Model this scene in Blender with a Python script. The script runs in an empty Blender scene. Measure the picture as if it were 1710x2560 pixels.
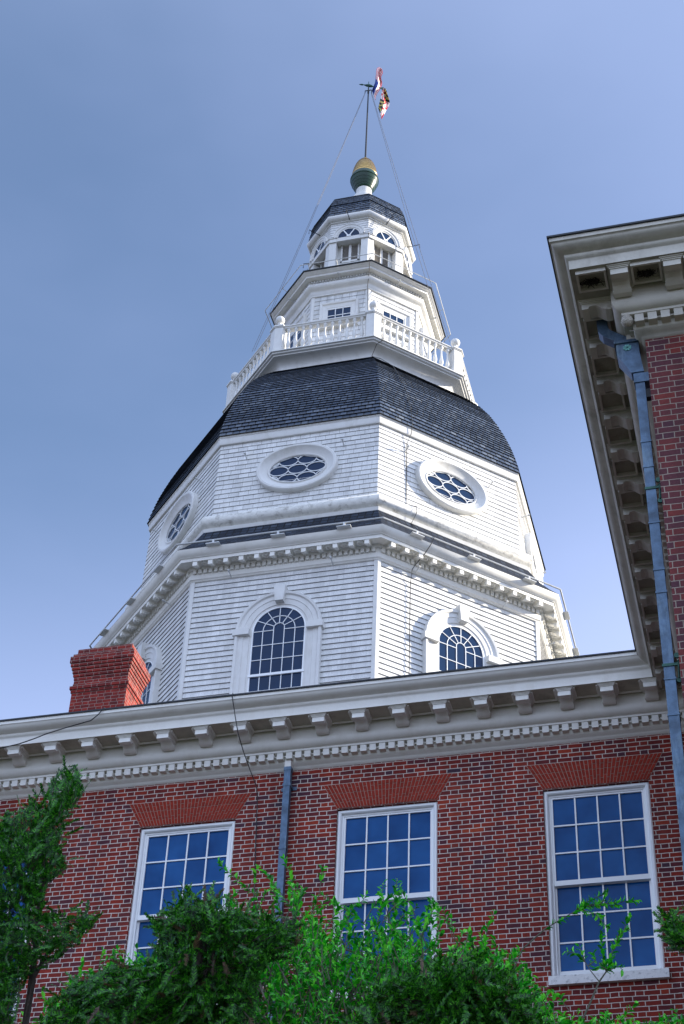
import bpy, bmesh, math, random
from mathutils import Vector, Matrix
random.seed(7)
R=math.radians; PI=math.pi
S=bpy.context.scene; COL=S.collection
# ------------------------------------------------------------------ camera
CAM=Vector((10.0,-21.87278,1.6))
FW=Vector((-0.21554072,0.74606609,0.63002189)); RT=Vector((0.9679379,0.24846128,0.03692173)); UP=Vector((0.12898999,-0.61778021,0.77569917))
FPX=4236.8927
cam=bpy.data.cameras.new('camera'); cam_o=bpy.data.objects.new('camera',cam); COL.objects.link(cam_o); S.camera=cam_o
m=Matrix((RT,UP,-FW)).transposed().to_4x4(); m.translation=CAM; cam_o.matrix_world=m
cam.sensor_fit='VERTICAL'; cam.sensor_height=36; cam.sensor_width=24; cam.lens=FPX/2560*36; cam.clip_start=.1; cam.clip_end=3000
# ------------------------------------------------------------------ sky and sun
SUN_AZ=20; SUN_EL=21          # azimuth from +x towards +y
sx,sy,sz=math.cos(R(SUN_AZ))*math.cos(R(SUN_EL)),math.sin(R(SUN_AZ))*math.cos(R(SUN_EL)),math.sin(R(SUN_EL))
W=bpy.data.worlds.new('World'); S.world=W; W.use_nodes=True
wt=W.node_tree; wt.nodes.clear()
wo=wt.nodes.new('ShaderNodeOutputWorld'); bg=wt.nodes.new('ShaderNodeBackground'); sky=wt.nodes.new('ShaderNodeTexSky')
sky.sky_type='NISHITA'; sky.sun_disc=False; sky.sun_elevation=R(SUN_EL); sky.sun_rotation=R(90-SUN_AZ)
sky.air_density=1.0; sky.dust_density=1.2; sky.ozone_density=3.0; sky.altitude=0
bg.inputs['Strength'].default_value=0.12
# thin high haze, plus bright sky added behind the camera as fill
tc=wt.nodes.new('ShaderNodeTexCoord'); nz=wt.nodes.new('ShaderNodeTexNoise'); nz.inputs['Scale'].default_value=1.6; nz.inputs['Detail'].default_value=5; nz.inputs['Roughness'].default_value=.55
mp=wt.nodes.new('ShaderNodeMapping'); mp.inputs['Scale'].default_value=(1,1,2.2); mp.inputs['Location'].default_value=(3.1,.4,0)
wt.links.new(tc.outputs['Generated'],mp.inputs['Vector']); wt.links.new(mp.outputs['Vector'],nz.inputs['Vector'])
mr=wt.nodes.new('ShaderNodeMapRange'); mr.inputs['From Min'].default_value=.36; mr.inputs['From Max'].default_value=.75; mr.inputs['To Min'].default_value=.06; mr.inputs['To Max'].default_value=.22
wt.links.new(nz.outputs['Fac'],mr.inputs['Value'])
dp=wt.nodes.new('ShaderNodeVectorMath'); dp.operation='DOT_PRODUCT'; dp.inputs[1].default_value=(.24,-.80,.54)
wt.links.new(tc.outputs['Generated'],dp.inputs[0])
mr2=wt.nodes.new('ShaderNodeMapRange'); mr2.interpolation_type='SMOOTHSTEP'; mr2.inputs['From Min'].default_value=-.15; mr2.inputs['From Max'].default_value=.9; mr2.inputs['To Max'].default_value=.62
wt.links.new(dp.outputs['Value'],mr2.inputs['Value'])
ad=wt.nodes.new('ShaderNodeMath'); ad.operation='ADD'; ad.use_clamp=True
ad.inputs[0].default_value=0; wt.links.new(mr2.outputs[0],ad.inputs[1])
# low haze glow, strongest to the east
d3=wt.nodes.new('ShaderNodeVectorMath'); d3.operation='DOT_PRODUCT'; d3.inputs[1].default_value=(.20,.0,-1.0); wt.links.new(tc.outputs['Generated'],d3.inputs[0])
m3=wt.nodes.new('ShaderNodeMapRange'); m3.interpolation_type='SMOOTHSTEP'; m3.inputs['From Min'].default_value=-.74; m3.inputs['From Max'].default_value=-.40; m3.inputs['To Max'].default_value=.90; wt.links.new(d3.outputs['Value'],m3.inputs['Value'])
d4=wt.nodes.new('ShaderNodeVectorMath'); d4.operation='DOT_PRODUCT'; d4.inputs[1].default_value=(.85,.15,.5); wt.links.new(tc.outputs['Generated'],d4.inputs[0])
m4=wt.nodes.new('ShaderNodeMapRange'); m4.inputs['From Min'].default_value=.25; m4.inputs['From Max'].default_value=.9; m4.inputs['To Max'].default_value=.42; wt.links.new(d4.outputs['Value'],m4.inputs['Value'])
s3=wt.nodes.new('ShaderNodeMath'); s3.operation='ADD'; wt.links.new(m3.outputs[0],s3.inputs[0]); wt.links.new(m4.outputs[0],s3.inputs[1])
s4=wt.nodes.new('ShaderNodeMath'); s4.operation='ADD'; s4.use_clamp=True; wt.links.new(s3.outputs[0],s4.inputs[0]); wt.links.new(mr.outputs[0],s4.inputs[1])
mA=wt.nodes.new('ShaderNodeMixRGB'); mA.inputs['Color2'].default_value=(3.4,3.95,6.3,1); wt.links.new(s4.outputs[0],mA.inputs['Fac']); wt.links.new(sky.outputs[0],mA.inputs['Color1'])
mx=wt.nodes.new('ShaderNodeMixRGB'); mx.inputs['Color2'].default_value=(5.9,7.2,9.9,1)
wt.links.new(ad.outputs[0],mx.inputs['Fac']); wt.links.new(mA.outputs[0],mx.inputs['Color1'])
wt.links.new(mx.outputs[0],bg.inputs['Color']); wt.links.new(bg.outputs[0],wo.inputs['Surface'])
sl=bpy.data.lights.new('sun','SUN'); sl.energy=5.0; sl.angle=R(.5); sl.color=(1,.91,.77)
so=bpy.data.objects.new('sun',sl); COL.objects.link(so); so.rotation_euler=Vector((sx,sy,sz)).to_track_quat('Z','Y').to_euler(); so.location=(30,10,40)
S.view_settings.view_transform='Standard'; S.view_settings.look='None'; S.view_settings.gamma=1; S.view_settings.exposure=0.98
# ------------------------------------------------------------------ helpers
def at(u,v,y):                   # the point of the vertical plane y that a direction from the viewpoint meets
    d=FW+RT*((u-855)/FPX)-UP*((v-1280)/FPX); return CAM+d*((y-CAM.y)/d.y)
class MB:
    def __init__(s): s.v=[]; s.f=[]; s.uv=[]; s.mi=[]
    def face(s,pts,uv=None,mi=0):
        b=len(s.v); pts=[Vector(p) for p in pts]; s.v+=pts; s.f.append(list(range(b,b+len(pts))))
        if uv is None:
            n=(pts[1]-pts[0]).cross(pts[2]-pts[1]); a=[abs(c) for c in n]
            if a[2]>=a[0] and a[2]>=a[1]: uv=[(p.x,p.y) for p in pts]
            elif a[0]>=a[1]: uv=[(p.y,p.z) for p in pts]
            else: uv=[(p.x,p.z) for p in pts]
        s.uv+=uv; s.mi.append(mi)
    def box(s,x0,x1,y0,y1,z0,z1,M=None,mi=0):
        c=[(x0,y0,z0),(x1,y0,z0),(x1,y1,z0),(x0,y1,z0),(x0,y0,z1),(x1,y0,z1),(x1,y1,z1),(x0,y1,z1)]
        P=[(M@Vector(p)) if M else Vector(p) for p in c]
        for f in ((0,1,5,4),(1,2,6,5),(2,3,7,6),(3,0,4,7),(4,5,6,7),(3,2,1,0)):
            lp=[Vector(c[i]) for i in f]; n=(lp[1]-lp[0]).cross(lp[2]-lp[1]); a=[abs(k) for k in n]
            uv=[(p.x,p.y) for p in lp] if a[2]>max(a[0],a[1]) else ([(p.y,p.z) for p in lp] if a[0]>a[1] else [(p.x,p.z) for p in lp])
            s.face([P[i] for i in f],uv,mi)
        return s
    def prism(s,poly,a0,a1,M=None,mi=0):   # poly in local (x,z), extruded along local y from a0 to a1
        f=lambda x,y,z:(M@Vector((x,y,z))) if M else Vector((x,y,z))
        n=len(poly)
        s.face([f(p[0],a0,p[1]) for p in poly],[(p[0],p[1]) for p in poly],mi)
        s.face([f(p[0],a1,p[1]) for p in poly][::-1],[(p[0],p[1]) for p in poly][::-1],mi)
        l=0
        for i in range(n):
            p,q=poly[i],poly[(i+1)%n]; d=math.hypot(q[0]-p[0],q[1]-p[1])
            s.face([f(q[0],a0,q[1]),f(p[0],a0,p[1]),f(p[0],a1,p[1]),f(q[0],a1,q[1])],[(l+d,a0),(l,a0),(l,a1),(l+d,a1)],mi); l+=d
        return s
    def ribbon(s,outer,inner,a0,a1,M=None,mi=0,closed=False):  # flat ring band between two matching outlines in local (x,z), y from a0 (back) to a1 (front)
        f=lambda p,y:(M@Vector((p[0],y,p[1]))) if M else Vector((p[0],y,p[1]))
        n=len(outer); rng=range(n) if closed else range(n-1)
        for i in rng:
            j=(i+1)%n
            s.face([f(outer[i],a1),f(outer[j],a1),f(inner[j],a1),f(inner[i],a1)],None,mi)
            s.face([f(outer[i],a0),f(outer[j],a0),f(outer[j],a1),f(outer[i],a1)],None,mi)
            s.face([f(inner[i],a1),f(inner[j],a1),f(inner[j],a0),f(inner[i],a0)],None,mi)
        if not closed:
            for i in (0,n-1): s.face([f(outer[i],a0),f(outer[i],a1),f(inner[i],a1),f(inner[i],a0)],None,mi)
        return s
    def molding(s,path,prof,M=None,closed=False,mi=0):  # path: local (x,z,nx,nz) points with outward in-plane normal; prof: list of (offset in plane, y)
        f=lambda x,y,z:(M@Vector((x,y,z))) if M else Vector((x,y,z))
        n=len(path); rows=[[f(p[0]+p[2]*o,y,p[1]+p[3]*o) for (o,y) in prof] for p in path]
        for i in (range(n) if closed else range(n-1)):
            j=(i+1)%n
            for k in range(len(prof)-1): s.face([rows[i][k],rows[j][k],rows[j][k+1],rows[i][k+1]],None,mi)
        return s
    def tube(s,pts,r,n=6,mi=0,cap=True):
        pts=[Vector(p) for p in pts]; rr=r if isinstance(r,(list,tuple)) else [r]*len(pts); rings=[]
        up=Vector((0,0,1))
        for i,p in enumerate(pts):
            t=(pts[min(i+1,len(pts)-1)]-pts[max(i-1,0)]).normalized()
            a=t.cross(up); 
            if a.length<.05: a=t.cross(Vector((1,0,0)))
            a.normalize(); b=t.cross(a)
            rings.append([p+(a*math.cos(2*PI*k/n)+b*math.sin(2*PI*k/n))*rr[i] for k in range(n)])
        for i in range(len(pts)-1):
            for k in range(n):
                l=(k+1)%n; s.face([rings[i][k],rings[i][l],rings[i+1][l],rings[i+1][k]],[(k/n,i),((k+1)/n,i),((k+1)/n,i+1),(k/n,i+1)],mi)
        if cap: s.face(rings[0][::-1],None,mi); s.face(rings[-1],None,mi)
        return s
    def lathe(s,prof,c=(0,0,0),n=16,mi=0):
        c=Vector(c)
        for i in range(len(prof)-1):
            (r0,z0),(r1,z1)=prof[i],prof[i+1]
            for k in range(n):
                a,b=2*PI*k/n,2*PI*(k+1)/n
                p=[c+Vector((r0*math.cos(a),r0*math.sin(a),z0)),c+Vector((r0*math.cos(b),r0*math.sin(b),z0)),c+Vector((r1*math.cos(b),r1*math.sin(b),z1)),c+Vector((r1*math.cos(a),r1*math.sin(a),z1))]
                s.face(p,[(a,z0),(b,z0),(b,z1),(a,z1)],mi)
        return s
    def build(s,name,mats,parent=None,smooth=False,merge=True,org=None):
        o0=Vector(org) if org is not None else (ORG.get(parent.name,Vector()) if parent else Vector())
        me=bpy.data.meshes.new(name); me.from_pydata([v-o0 for v in s.v],[],s.f)
        if not isinstance(mats,(list,tuple)): mats=[mats]
        for m_ in mats: me.materials.append(m_)
        uvl=me.uv_layers.new(name='UVMap')
        flat=[c for uv in s.uv for c in uv]; uvl.data.foreach_set('uv',flat)
        me.polygons.foreach_set('material_index',s.mi)
        if merge or smooth:
            b=bmesh.new(); b.from_mesh(me); bmesh.ops.remove_doubles(b,verts=b.verts,dist=2e-4)
            if merge: bmesh.ops.recalc_face_normals(b,faces=b.faces)
            b.to_mesh(me); b.free()
        if smooth:
            for p in me.polygons: p.use_smooth=True
            try: me.set_sharp_from_angle(angle=R(smooth if smooth is not True else 35))
            except Exception: pass
        me.update()
        o=bpy.data.objects.new(name,me); COL.objects.link(o)
        if parent: 
            o.parent=parent
            if org is not None: o.location=o0-ORG.get(parent.name,Vector())
        elif org is not None: o.location=o0
        ORG[o.name]=o0
        return o
ORG={}
def tag(o,label,cat,group=None,kind=None):
    if label: o['label']=label
    if cat: o['category']=cat
    if group: o['group']=group
    if kind: o['kind']=kind
    return o
def empty(name,loc,label=None,cat=None,group=None):
    o=bpy.data.objects.new(name,None); COL.objects.link(o); o.location=loc; ORG[o.name]=Vector(loc); o.empty_display_size=.5
    return tag(o,label,cat,group)
def dup(o,offset,parent=None,rotz=None):      # one copy of a mesh object (sharing its mesh), moved by offset
    c=o.copy(); COL.objects.link(c); c.parent=parent or o.parent; c.location=Vector(o.location)+Vector(offset)
    if rotz is not None: c.rotation_euler=(0,0,rotz)
    return c
def dup_tree(o,offset,parent=None):
    c=dup(o,offset,parent)
    for ch in list(o.children):
        d=ch.copy(); COL.objects.link(d); d.parent=c
    return c
# ------------------------------------------------------------------ materials
def mat(name,base,rough=.6,metal=0,spec=.5,noise=.12,nscale=6,bump=.0,bscale=40,dirt=None,coat=0):
    M=bpy.data.materials.new(name); M.use_nodes=True; nt=M.node_tree; p=nt.nodes['Principled BSDF']
    p.inputs['Roughness'].default_value=rough; p.inputs['Metallic'].default_value=metal; p.inputs['Specular IOR Level'].default_value=spec
    g=nt.nodes.new('ShaderNodeNewGeometry'); n=nt.nodes.new('ShaderNodeTexNoise'); n.inputs['Scale'].default_value=nscale; n.inputs['Detail'].default_value=6; n.inputs['Roughness'].default_value=.65
    nt.links.new(g.outputs['Position'],n.inputs['Vector'])
    r=nt.nodes.new('ShaderNodeValToRGB'); e=r.color_ramp.elements
    e[0].position=.3; e[1].position=.7
    e[0].color=tuple(c*(1-noise) for c in base)+(1,); e[1].color=tuple(min(1,c*(1+noise)) for c in base)+(1,)
    nt.links.new(n.outputs['Fac'],r.inputs['Fac']); out=r.outputs[0]
    if dirt:   # (colour, amount, scale, stretch_z): streaky stains with their own shape
        mp=nt.nodes.new('ShaderNodeMapping'); mp.inputs['Scale'].default_value=(1,1,dirt[3]); n2=nt.nodes.new('ShaderNodeTexNoise'); n2.inputs['Scale'].default_value=dirt[2]; n2.inputs['Detail'].default_value=8; n2.inputs['Roughness'].default_value=.7
        nt.links.new(g.outputs['Position'],mp.inputs['Vector']); nt.links.new(mp.outputs[0],n2.inputs['Vector'])
        mr=nt.nodes.new('ShaderNodeMapRange'); mr.inputs['From Min'].default_value=.52; mr.inputs['From Max'].default_value=.75; mr.inputs['To Max'].default_value=dirt[1]
        nt.links.new(n2.outputs['Fac'],mr.inputs['Value'])
        x=nt.nodes.new('ShaderNodeMixRGB'); x.inputs['Color2'].default_value=dirt[0]+(1,); nt.links.new(mr.outputs[0],x.inputs['Fac']); nt.links.new(out,x.inputs['Color1']); out=x.outputs[0]
    nt.links.new(out,p.inputs['Base Color'])
    if bump:
        n3=nt.nodes.new('ShaderNodeTexNoise'); n3.inputs['Scale'].default_value=bscale; n3.inputs['Detail'].default_value=5; nt.links.new(g.outputs['Position'],n3.inputs['Vector'])
        b=nt.nodes.new('ShaderNodeBump'); b.inputs['Strength'].default_value=bump; b.inputs['Distance'].default_value=.02
        nt.links.new(n3.outputs['Fac'],b.inputs['Height']); nt.links.new(b.outputs[0],p.inputs['Normal'])
    return M
def masonry(name,P,h,a,joint,ramp,mortar,rough=.8,bump=.6,warp=.0085,random_shift=False,mortar_vert_only=False,spec=.3,blotch=None,dist=.012,edge=0,streak=.74):
    """courses of height h; each course repeats a long unit (fraction a of P) and a short one; every unit gets its own colour"""
    M=bpy.data.materials.new(name); M.use_nodes=True; nt=M.node_tree; L=nt.links.new; N=nt.nodes.new; p=nt.nodes['Principled BSDF']
    p.inputs['Roughness'].default_value=rough; p.inputs['Specular IOR Level'].default_value=spec
    def mth(op,a,b=None,c=None,clamp=False):
        n=N('ShaderNodeMath'); n.operation=op; n.use_clamp=clamp
        for i,v in enumerate((a,b,c)):
            if v is None: continue
            if isinstance(v,(int,float)): n.inputs[i].default_value=v
            else: L(v,n.inputs[i])
        return n.outputs[0]
    uv=N('ShaderNodeUVMap'); nz=N('ShaderNodeTexNoise'); nz.inputs['Scale'].default_value=5; nz.inputs['Detail'].default_value=4; L(uv.outputs[0],nz.inputs['Vector'])
    sp=N('ShaderNodeSeparateXYZ'); L(uv.outputs[0],sp.inputs[0]); sc=N('ShaderNodeSeparateXYZ'); L(nz.outputs['Color'],sc.inputs[0])
    u=mth('ADD',sp.outputs[0],mth('MULTIPLY',mth('SUBTRACT',sc.outputs[0],.5),warp*2)); v=mth('ADD',sp.outputs[1],mth('MULTIPLY',mth('SUBTRACT',sc.outputs[1],.5),0 if edge else warp*2))
    vh=mth('DIVIDE',v,h); row=mth('FLOOR',vh); fv=mth('SUBTRACT',vh,row)
    wn=N('ShaderNodeTexWhiteNoise'); wn.noise_dimensions='1D'; L(row,wn.inputs['W'])
    sh=mth('ADD',mth('MULTIPLY',mth('MODULO',mth('ABSOLUTE',row),2),.5),mth('MULTIPLY',wn.outputs['Value'],1.0 if random_shift else .06))
    up=mth('ADD',mth('DIVIDE',u,P),sh); cell=mth('FLOOR',up); fu=mth('SUBTRACT',up,cell)
    hd=mth('GREATER_THAN',fu,a)
    du=mth('MULTIPLY',mth('MINIMUM',mth('MINIMUM',fu,mth('SUBTRACT',1.0,fu)),mth('ABSOLUTE',mth('SUBTRACT',fu,a))),P)
    dv=mth('MULTIPLY',mth('MINIMUM',fv,mth('SUBTRACT',1.0,fv)),h)
    d=du if mortar_vert_only else mth('MINIMUM',du,dv)
    jm=N('ShaderNodeMapRange'); jm.inputs['From Min'].default_value=joint*.35; jm.inputs['From Max'].default_value=joint*.65; L(d,jm.inputs['Value'])
    cv=N('ShaderNodeCombineXYZ'); L(mth('ADD',mth('MULTIPLY',cell,2.0),hd),cv.inputs[0]); L(row,cv.inputs[1])
    w2=N('ShaderNodeTexWhiteNoise'); w2.noise_dimensions='2D'; L(cv.outputs[0],w2.inputs['Vector'])
    # neighbourhood drift of tone (patches of darker firing)
    nb=N('ShaderNodeTexNoise'); nb.inputs['Scale'].default_value=.9; nb.inputs['Detail'].default_value=3; L(uv.outputs[0],nb.inputs['Vector'])
    val=mth('ADD',mth('MULTIPLY',w2.outputs['Value'],.8),mth('MULTIPLY',mth('SUBTRACT',nb.outputs['Fac'],.4),.7),clamp=True)
    r=N('ShaderNodeValToRGB'); L(val,r.inputs['Fac']); el=r.color_ramp.elements
    while len(el)>1: el.remove(el[-1])
    el[0].position=ramp[0][0]; el[0].color=ramp[0][1]+(1,)
    for ps,c in ramp[1:]: e=el.new(ps); e.color=c+(1,)
    # fine mottling within a unit
    nf=N('ShaderNodeTexNoise'); nf.inputs['Scale'].default_value=45; nf.inputs['Detail'].default_value=6; nf.inputs['Roughness'].default_value=.7; L(uv.outputs[0],nf.inputs['Vector'])
    mm=N('ShaderNodeMapRange'); mm.inputs['From Min'].default_value=.3; mm.inputs['From Max'].default_value=.7; mm.inputs['To Min'].default_value=.72; mm.inputs['To Max'].default_value=1.25; L(nf.outputs['Fac'],mm.inputs['Value'])
    vm=N('ShaderNodeVectorMath'); vm.operation='SCALE'; L(r.outputs[0],vm.inputs[0]); L(mm.outputs[0],vm.inputs['Scale'])
    mc=N('ShaderNodeMixRGB'); mc.inputs['Color1'].default_value=mortar+(1,); L(jm.outputs[0],mc.inputs['Fac']); L(vm.outputs[0],mc.inputs['Color2']); out=mc.outputs[0]
    if blotch:   # (colour, amount, scale)
        nq=N('ShaderNodeTexNoise'); nq.inputs['Scale'].default_value=blotch[2]; nq.inputs['Detail'].default_value=7; nq.inputs['Roughness'].default_value=.7; L(uv.outputs[0],nq.inputs['Vector'])
        mq=N('ShaderNodeMapRange'); mq.inputs['From Min'].default_value=.55; mq.inputs['From Max'].default_value=.75; mq.inputs['To Max'].default_value=blotch[1]; L(nq.outputs['Fac'],mq.inputs['Value'])
        xq=N('ShaderNodeMixRGB'); xq.inputs['Color2'].default_value=blotch[0]+(1,); L(mq.outputs[0],xq.inputs['Fac']); L(out,xq.inputs['Color1']); out=xq.outputs[0]
    ms=N('ShaderNodeMapping'); ms.inputs['Scale'].default_value=(3.2,.35,1); L(uv.outputs[0],ms.inputs['Vector']); ns=N('ShaderNodeTexNoise'); ns.inputs['Scale'].default_value=1.3; ns.inputs['Detail'].default_value=7; ns.inputs['Roughness'].default_value=.65; L(ms.outputs[0],ns.inputs['Vector'])
    rs=N('ShaderNodeMapRange'); rs.inputs['From Min'].default_value=.38; rs.inputs['From Max'].default_value=.66; rs.inputs['To Min'].default_value=1.08; rs.inputs['To Max'].default_value=streak; L(ns.outputs['Fac'],rs.inputs['Value'])
    vs=N('ShaderNodeVectorMath'); vs.operation='SCALE'; L(out,vs.inputs[0]); L(rs.outputs[0],vs.inputs['Scale']); out=vs.outputs[0]
    L(out,p.inputs['Base Color'])
    if edge:     # lap shadow painted as a dark line along the lower edge of every course
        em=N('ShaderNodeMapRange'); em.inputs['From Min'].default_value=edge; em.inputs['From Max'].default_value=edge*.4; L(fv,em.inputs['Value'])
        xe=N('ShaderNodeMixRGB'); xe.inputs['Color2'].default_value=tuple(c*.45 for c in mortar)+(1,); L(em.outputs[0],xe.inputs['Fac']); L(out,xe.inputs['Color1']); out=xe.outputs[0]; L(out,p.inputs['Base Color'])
    b=N('ShaderNodeBump'); b.inputs['Strength'].default_value=bump; b.inputs['Distance'].default_value=dist
    hgt=mth('ADD',mth('MULTIPLY',jm.outputs[0],.8),mth('ADD',mth('MULTIPLY',w2.outputs['Value'],.25),mth('MULTIPLY',nf.outputs['Fac'],.35)))
    L(hgt,b.inputs['Height']); L(b.outputs[0],p.inputs['Normal'])
    return M
BR=[(0,(.05,.024,.04)),(.08,(.08,.018,.028)),(.28,(.140,.014,.012)),(.6,(.20,.018,.010)),(.85,(.26,.024,.010)),(1,(.34,.05,.016))]
M_BRICK=masonry('old_red_brick',.335,.0738,.655,.0115,BR,(.62,.55,.48),blotch=((.20,.12,.10),.25,1.1))
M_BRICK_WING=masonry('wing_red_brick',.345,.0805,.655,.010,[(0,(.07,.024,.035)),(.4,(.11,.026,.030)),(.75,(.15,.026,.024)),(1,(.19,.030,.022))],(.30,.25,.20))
M_BRICK_CH=masonry('chimney_red_brick',.30,.0738,.6,.009,[(0,(.10,.011,.010)),(.5,(.21,.016,.011)),(1,(.30,.028,.016))],(.34,.25,.21),blotch=((.10,.02,.02),.5,2.0))
M_RUB=mat('rubbed_brick',(.26,.026,.013),.8,noise=.35,nscale=14,spec=.2,bump=.2)
M_MORT=mat('lime_mortar',(.34,.24,.19),.9,noise=.15,nscale=20)
M_WHITE=mat('white_paint',(.655,.65,.62),.5,noise=.05,nscale=3,dirt=((.40,.37,.30),.45,3.0,.35),bump=.08,bscale=25)
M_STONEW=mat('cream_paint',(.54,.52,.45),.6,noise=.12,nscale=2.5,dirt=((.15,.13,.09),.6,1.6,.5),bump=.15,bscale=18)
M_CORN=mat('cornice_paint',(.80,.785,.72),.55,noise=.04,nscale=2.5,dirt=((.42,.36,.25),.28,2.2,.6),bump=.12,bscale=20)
M_SOFF=mat('shaded_grimy_soffit_paint',(.46,.43,.34),.7,noise=.15,nscale=4,dirt=((.14,.12,.08),.6,3.0,1))  # base darkened to paint in the soffit's shade, with grime stains over it
M_SOFFW=mat('shaded_mildewed_soffit_paint',(.30,.28,.22),.8,noise=.2,nscale=4,dirt=((.05,.045,.035),.8,2.6,1))  # shade under the wing eaves put into the base colour, plus mildew
M_TORUS=mat('weathered_paint',(.68,.67,.62),.75,noise=.12,nscale=7,dirt=((.13,.11,.08),.85,5.0,1.6),bump=.5,bscale=14)
M_RUST=mat('rust',(.20,.06,.02),.9,noise=.4,nscale=30)
WR=[(0,(.60,.60,.58)),(.5,(.665,.665,.645)),(1,(.73,.725,.70))]
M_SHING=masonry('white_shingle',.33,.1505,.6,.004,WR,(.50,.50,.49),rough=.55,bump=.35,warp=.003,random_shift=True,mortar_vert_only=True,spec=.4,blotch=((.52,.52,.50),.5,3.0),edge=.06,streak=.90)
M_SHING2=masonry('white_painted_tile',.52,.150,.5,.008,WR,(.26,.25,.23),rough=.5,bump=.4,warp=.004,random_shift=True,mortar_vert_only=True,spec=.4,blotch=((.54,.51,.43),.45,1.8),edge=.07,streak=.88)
SR=[(0,(.016,.030,.056)),(.4,(.036,.056,.094)),(.75,(.066,.092,.136)),(1,(.15,.175,.21))]
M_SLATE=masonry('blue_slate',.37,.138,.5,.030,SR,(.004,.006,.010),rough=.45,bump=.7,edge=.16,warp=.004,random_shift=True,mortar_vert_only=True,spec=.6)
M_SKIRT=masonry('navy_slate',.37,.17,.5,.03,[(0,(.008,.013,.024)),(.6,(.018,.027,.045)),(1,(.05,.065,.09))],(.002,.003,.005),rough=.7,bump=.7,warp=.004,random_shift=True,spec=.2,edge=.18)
M_LEAD=mat('lead_sheet',(.075,.125,.19),.5,metal=.4,noise=.45,nscale=6,dirt=((.26,.36,.42),.75,5.0,.22),bump=.15)
M_DKMETAL=mat('dark_metal',(.02,.022,.025),.5,metal=.4)
M_DARKEDGE=mat('dark_slate_edge',(.012,.016,.022),.6)
M_GREEN=mat('green_paint',(.006,.034,.016),.34,spec=.35,noise=.2,nscale=3,coat=1)
M_GOLD=mat('gilding',(.55,.36,.12),.32,metal=1,noise=.15,nscale=8,dirt=((.30,.16,.06),.7,5,4))
M_BRONZE=mat('green_bronze',(.03,.09,.07),.55,metal=.5,noise=.4,nscale=8)
M_PIPE=mat('galvanised_pipe',(.55,.56,.55),.45,metal=.3)
M_SASH=mat('sash_paint',(.80,.82,.82),.4,noise=.03,nscale=4)
M_SILL=mat('peeling_sill_paint',(.78,.78,.76),.7,noise=.05,dirt=((.14,.15,.17),.9,14,1.0),bump=.3)
M_LOUV=mat('weathered_louvre',(.42,.40,.38),.8,noise=.3,nscale=20)
def glass(name,col,rough=.04,ior=1.7,nb=.04):
    M=mat(name,col,rough,noise=.15,nscale=1.5); p=M.node_tree.nodes['Principled BSDF']; p.inputs['IOR'].default_value=ior; p.inputs['Specular IOR Level'].default_value=.22
    nt=M.node_tree; g=nt.nodes.new('ShaderNodeNewGeometry'); n=nt.nodes.new('ShaderNodeTexNoise'); n.inputs['Scale'].default_value=2.2; nt.links.new(g.outputs['Position'],n.inputs['Vector'])
    b=nt.nodes.new('ShaderNodeBump'); b.inputs['Strength'].default_value=nb; b.inputs['Distance'].default_value=.05; nt.links.new(n.outputs['Fac'],b.inputs['Height']); nt.links.new(b.outputs[0],p.inputs['Normal'])
    return M
M_GLASS=glass('window_glass',(.000,.070,.30),ior=1.33,rough=.03)  # deep blue base stands in for the reflected sky
M_GLASST=glass('tower_window_glass',(.006,.025,.07),ior=1.5)
def vary(M,c0,c1):
    nt=M.node_tree; g=nt.nodes.new('ShaderNodeNewGeometry'); r=nt.nodes.new('ShaderNodeValToRGB'); r.color_ramp.elements[0].color=c0+(1,); r.color_ramp.elements[1].color=c1+(1,)
    n=nt.nodes.new('ShaderNodeTexNoise'); n.inputs['Scale'].default_value=2.6; n.inputs['Detail'].default_value=2; nt.links.new(g.outputs['Position'],n.inputs['Vector'])
    a=nt.nodes.new('ShaderNodeMath'); a.operation='MULTIPLY_ADD'; a.inputs[1].default_value=.45; nt.links.new(g.outputs['Random Per Island'],a.inputs[0])
    b=nt.nodes.new('ShaderNodeMapRange'); b.inputs['From Min'].default_value=.3; b.inputs['From Max'].default_value=.7; b.inputs['To Max'].default_value=.55; nt.links.new(n.outputs['Fac'],b.inputs['Value']); nt.links.new(b.outputs[0],a.inputs[2])
    nt.links.new(a.outputs[0],r.inputs['Fac']); nt.links.new(r.outputs[0],nt.nodes['Principled BSDF'].inputs['Base Color'])
vary(M_GLASS,(.002,.046,.165),(.014,.105,.31))  # painted sky reflection, its blue varied from pane to pane
# ------------------------------------------------------------------ ground
g=MB(); g.face([(-900,-900,0),(900,-900,0),(900,900,0),(-900,900,0)])
M_LAWN=mat('lawn_grass',(.05,.048,.028),.9,noise=.4,nscale=3,bump=.5,bscale=30)
tag(g.build('lawn',M_LAWN,merge=False),'green lawn around the brick building','lawn',kind='structure')
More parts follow.
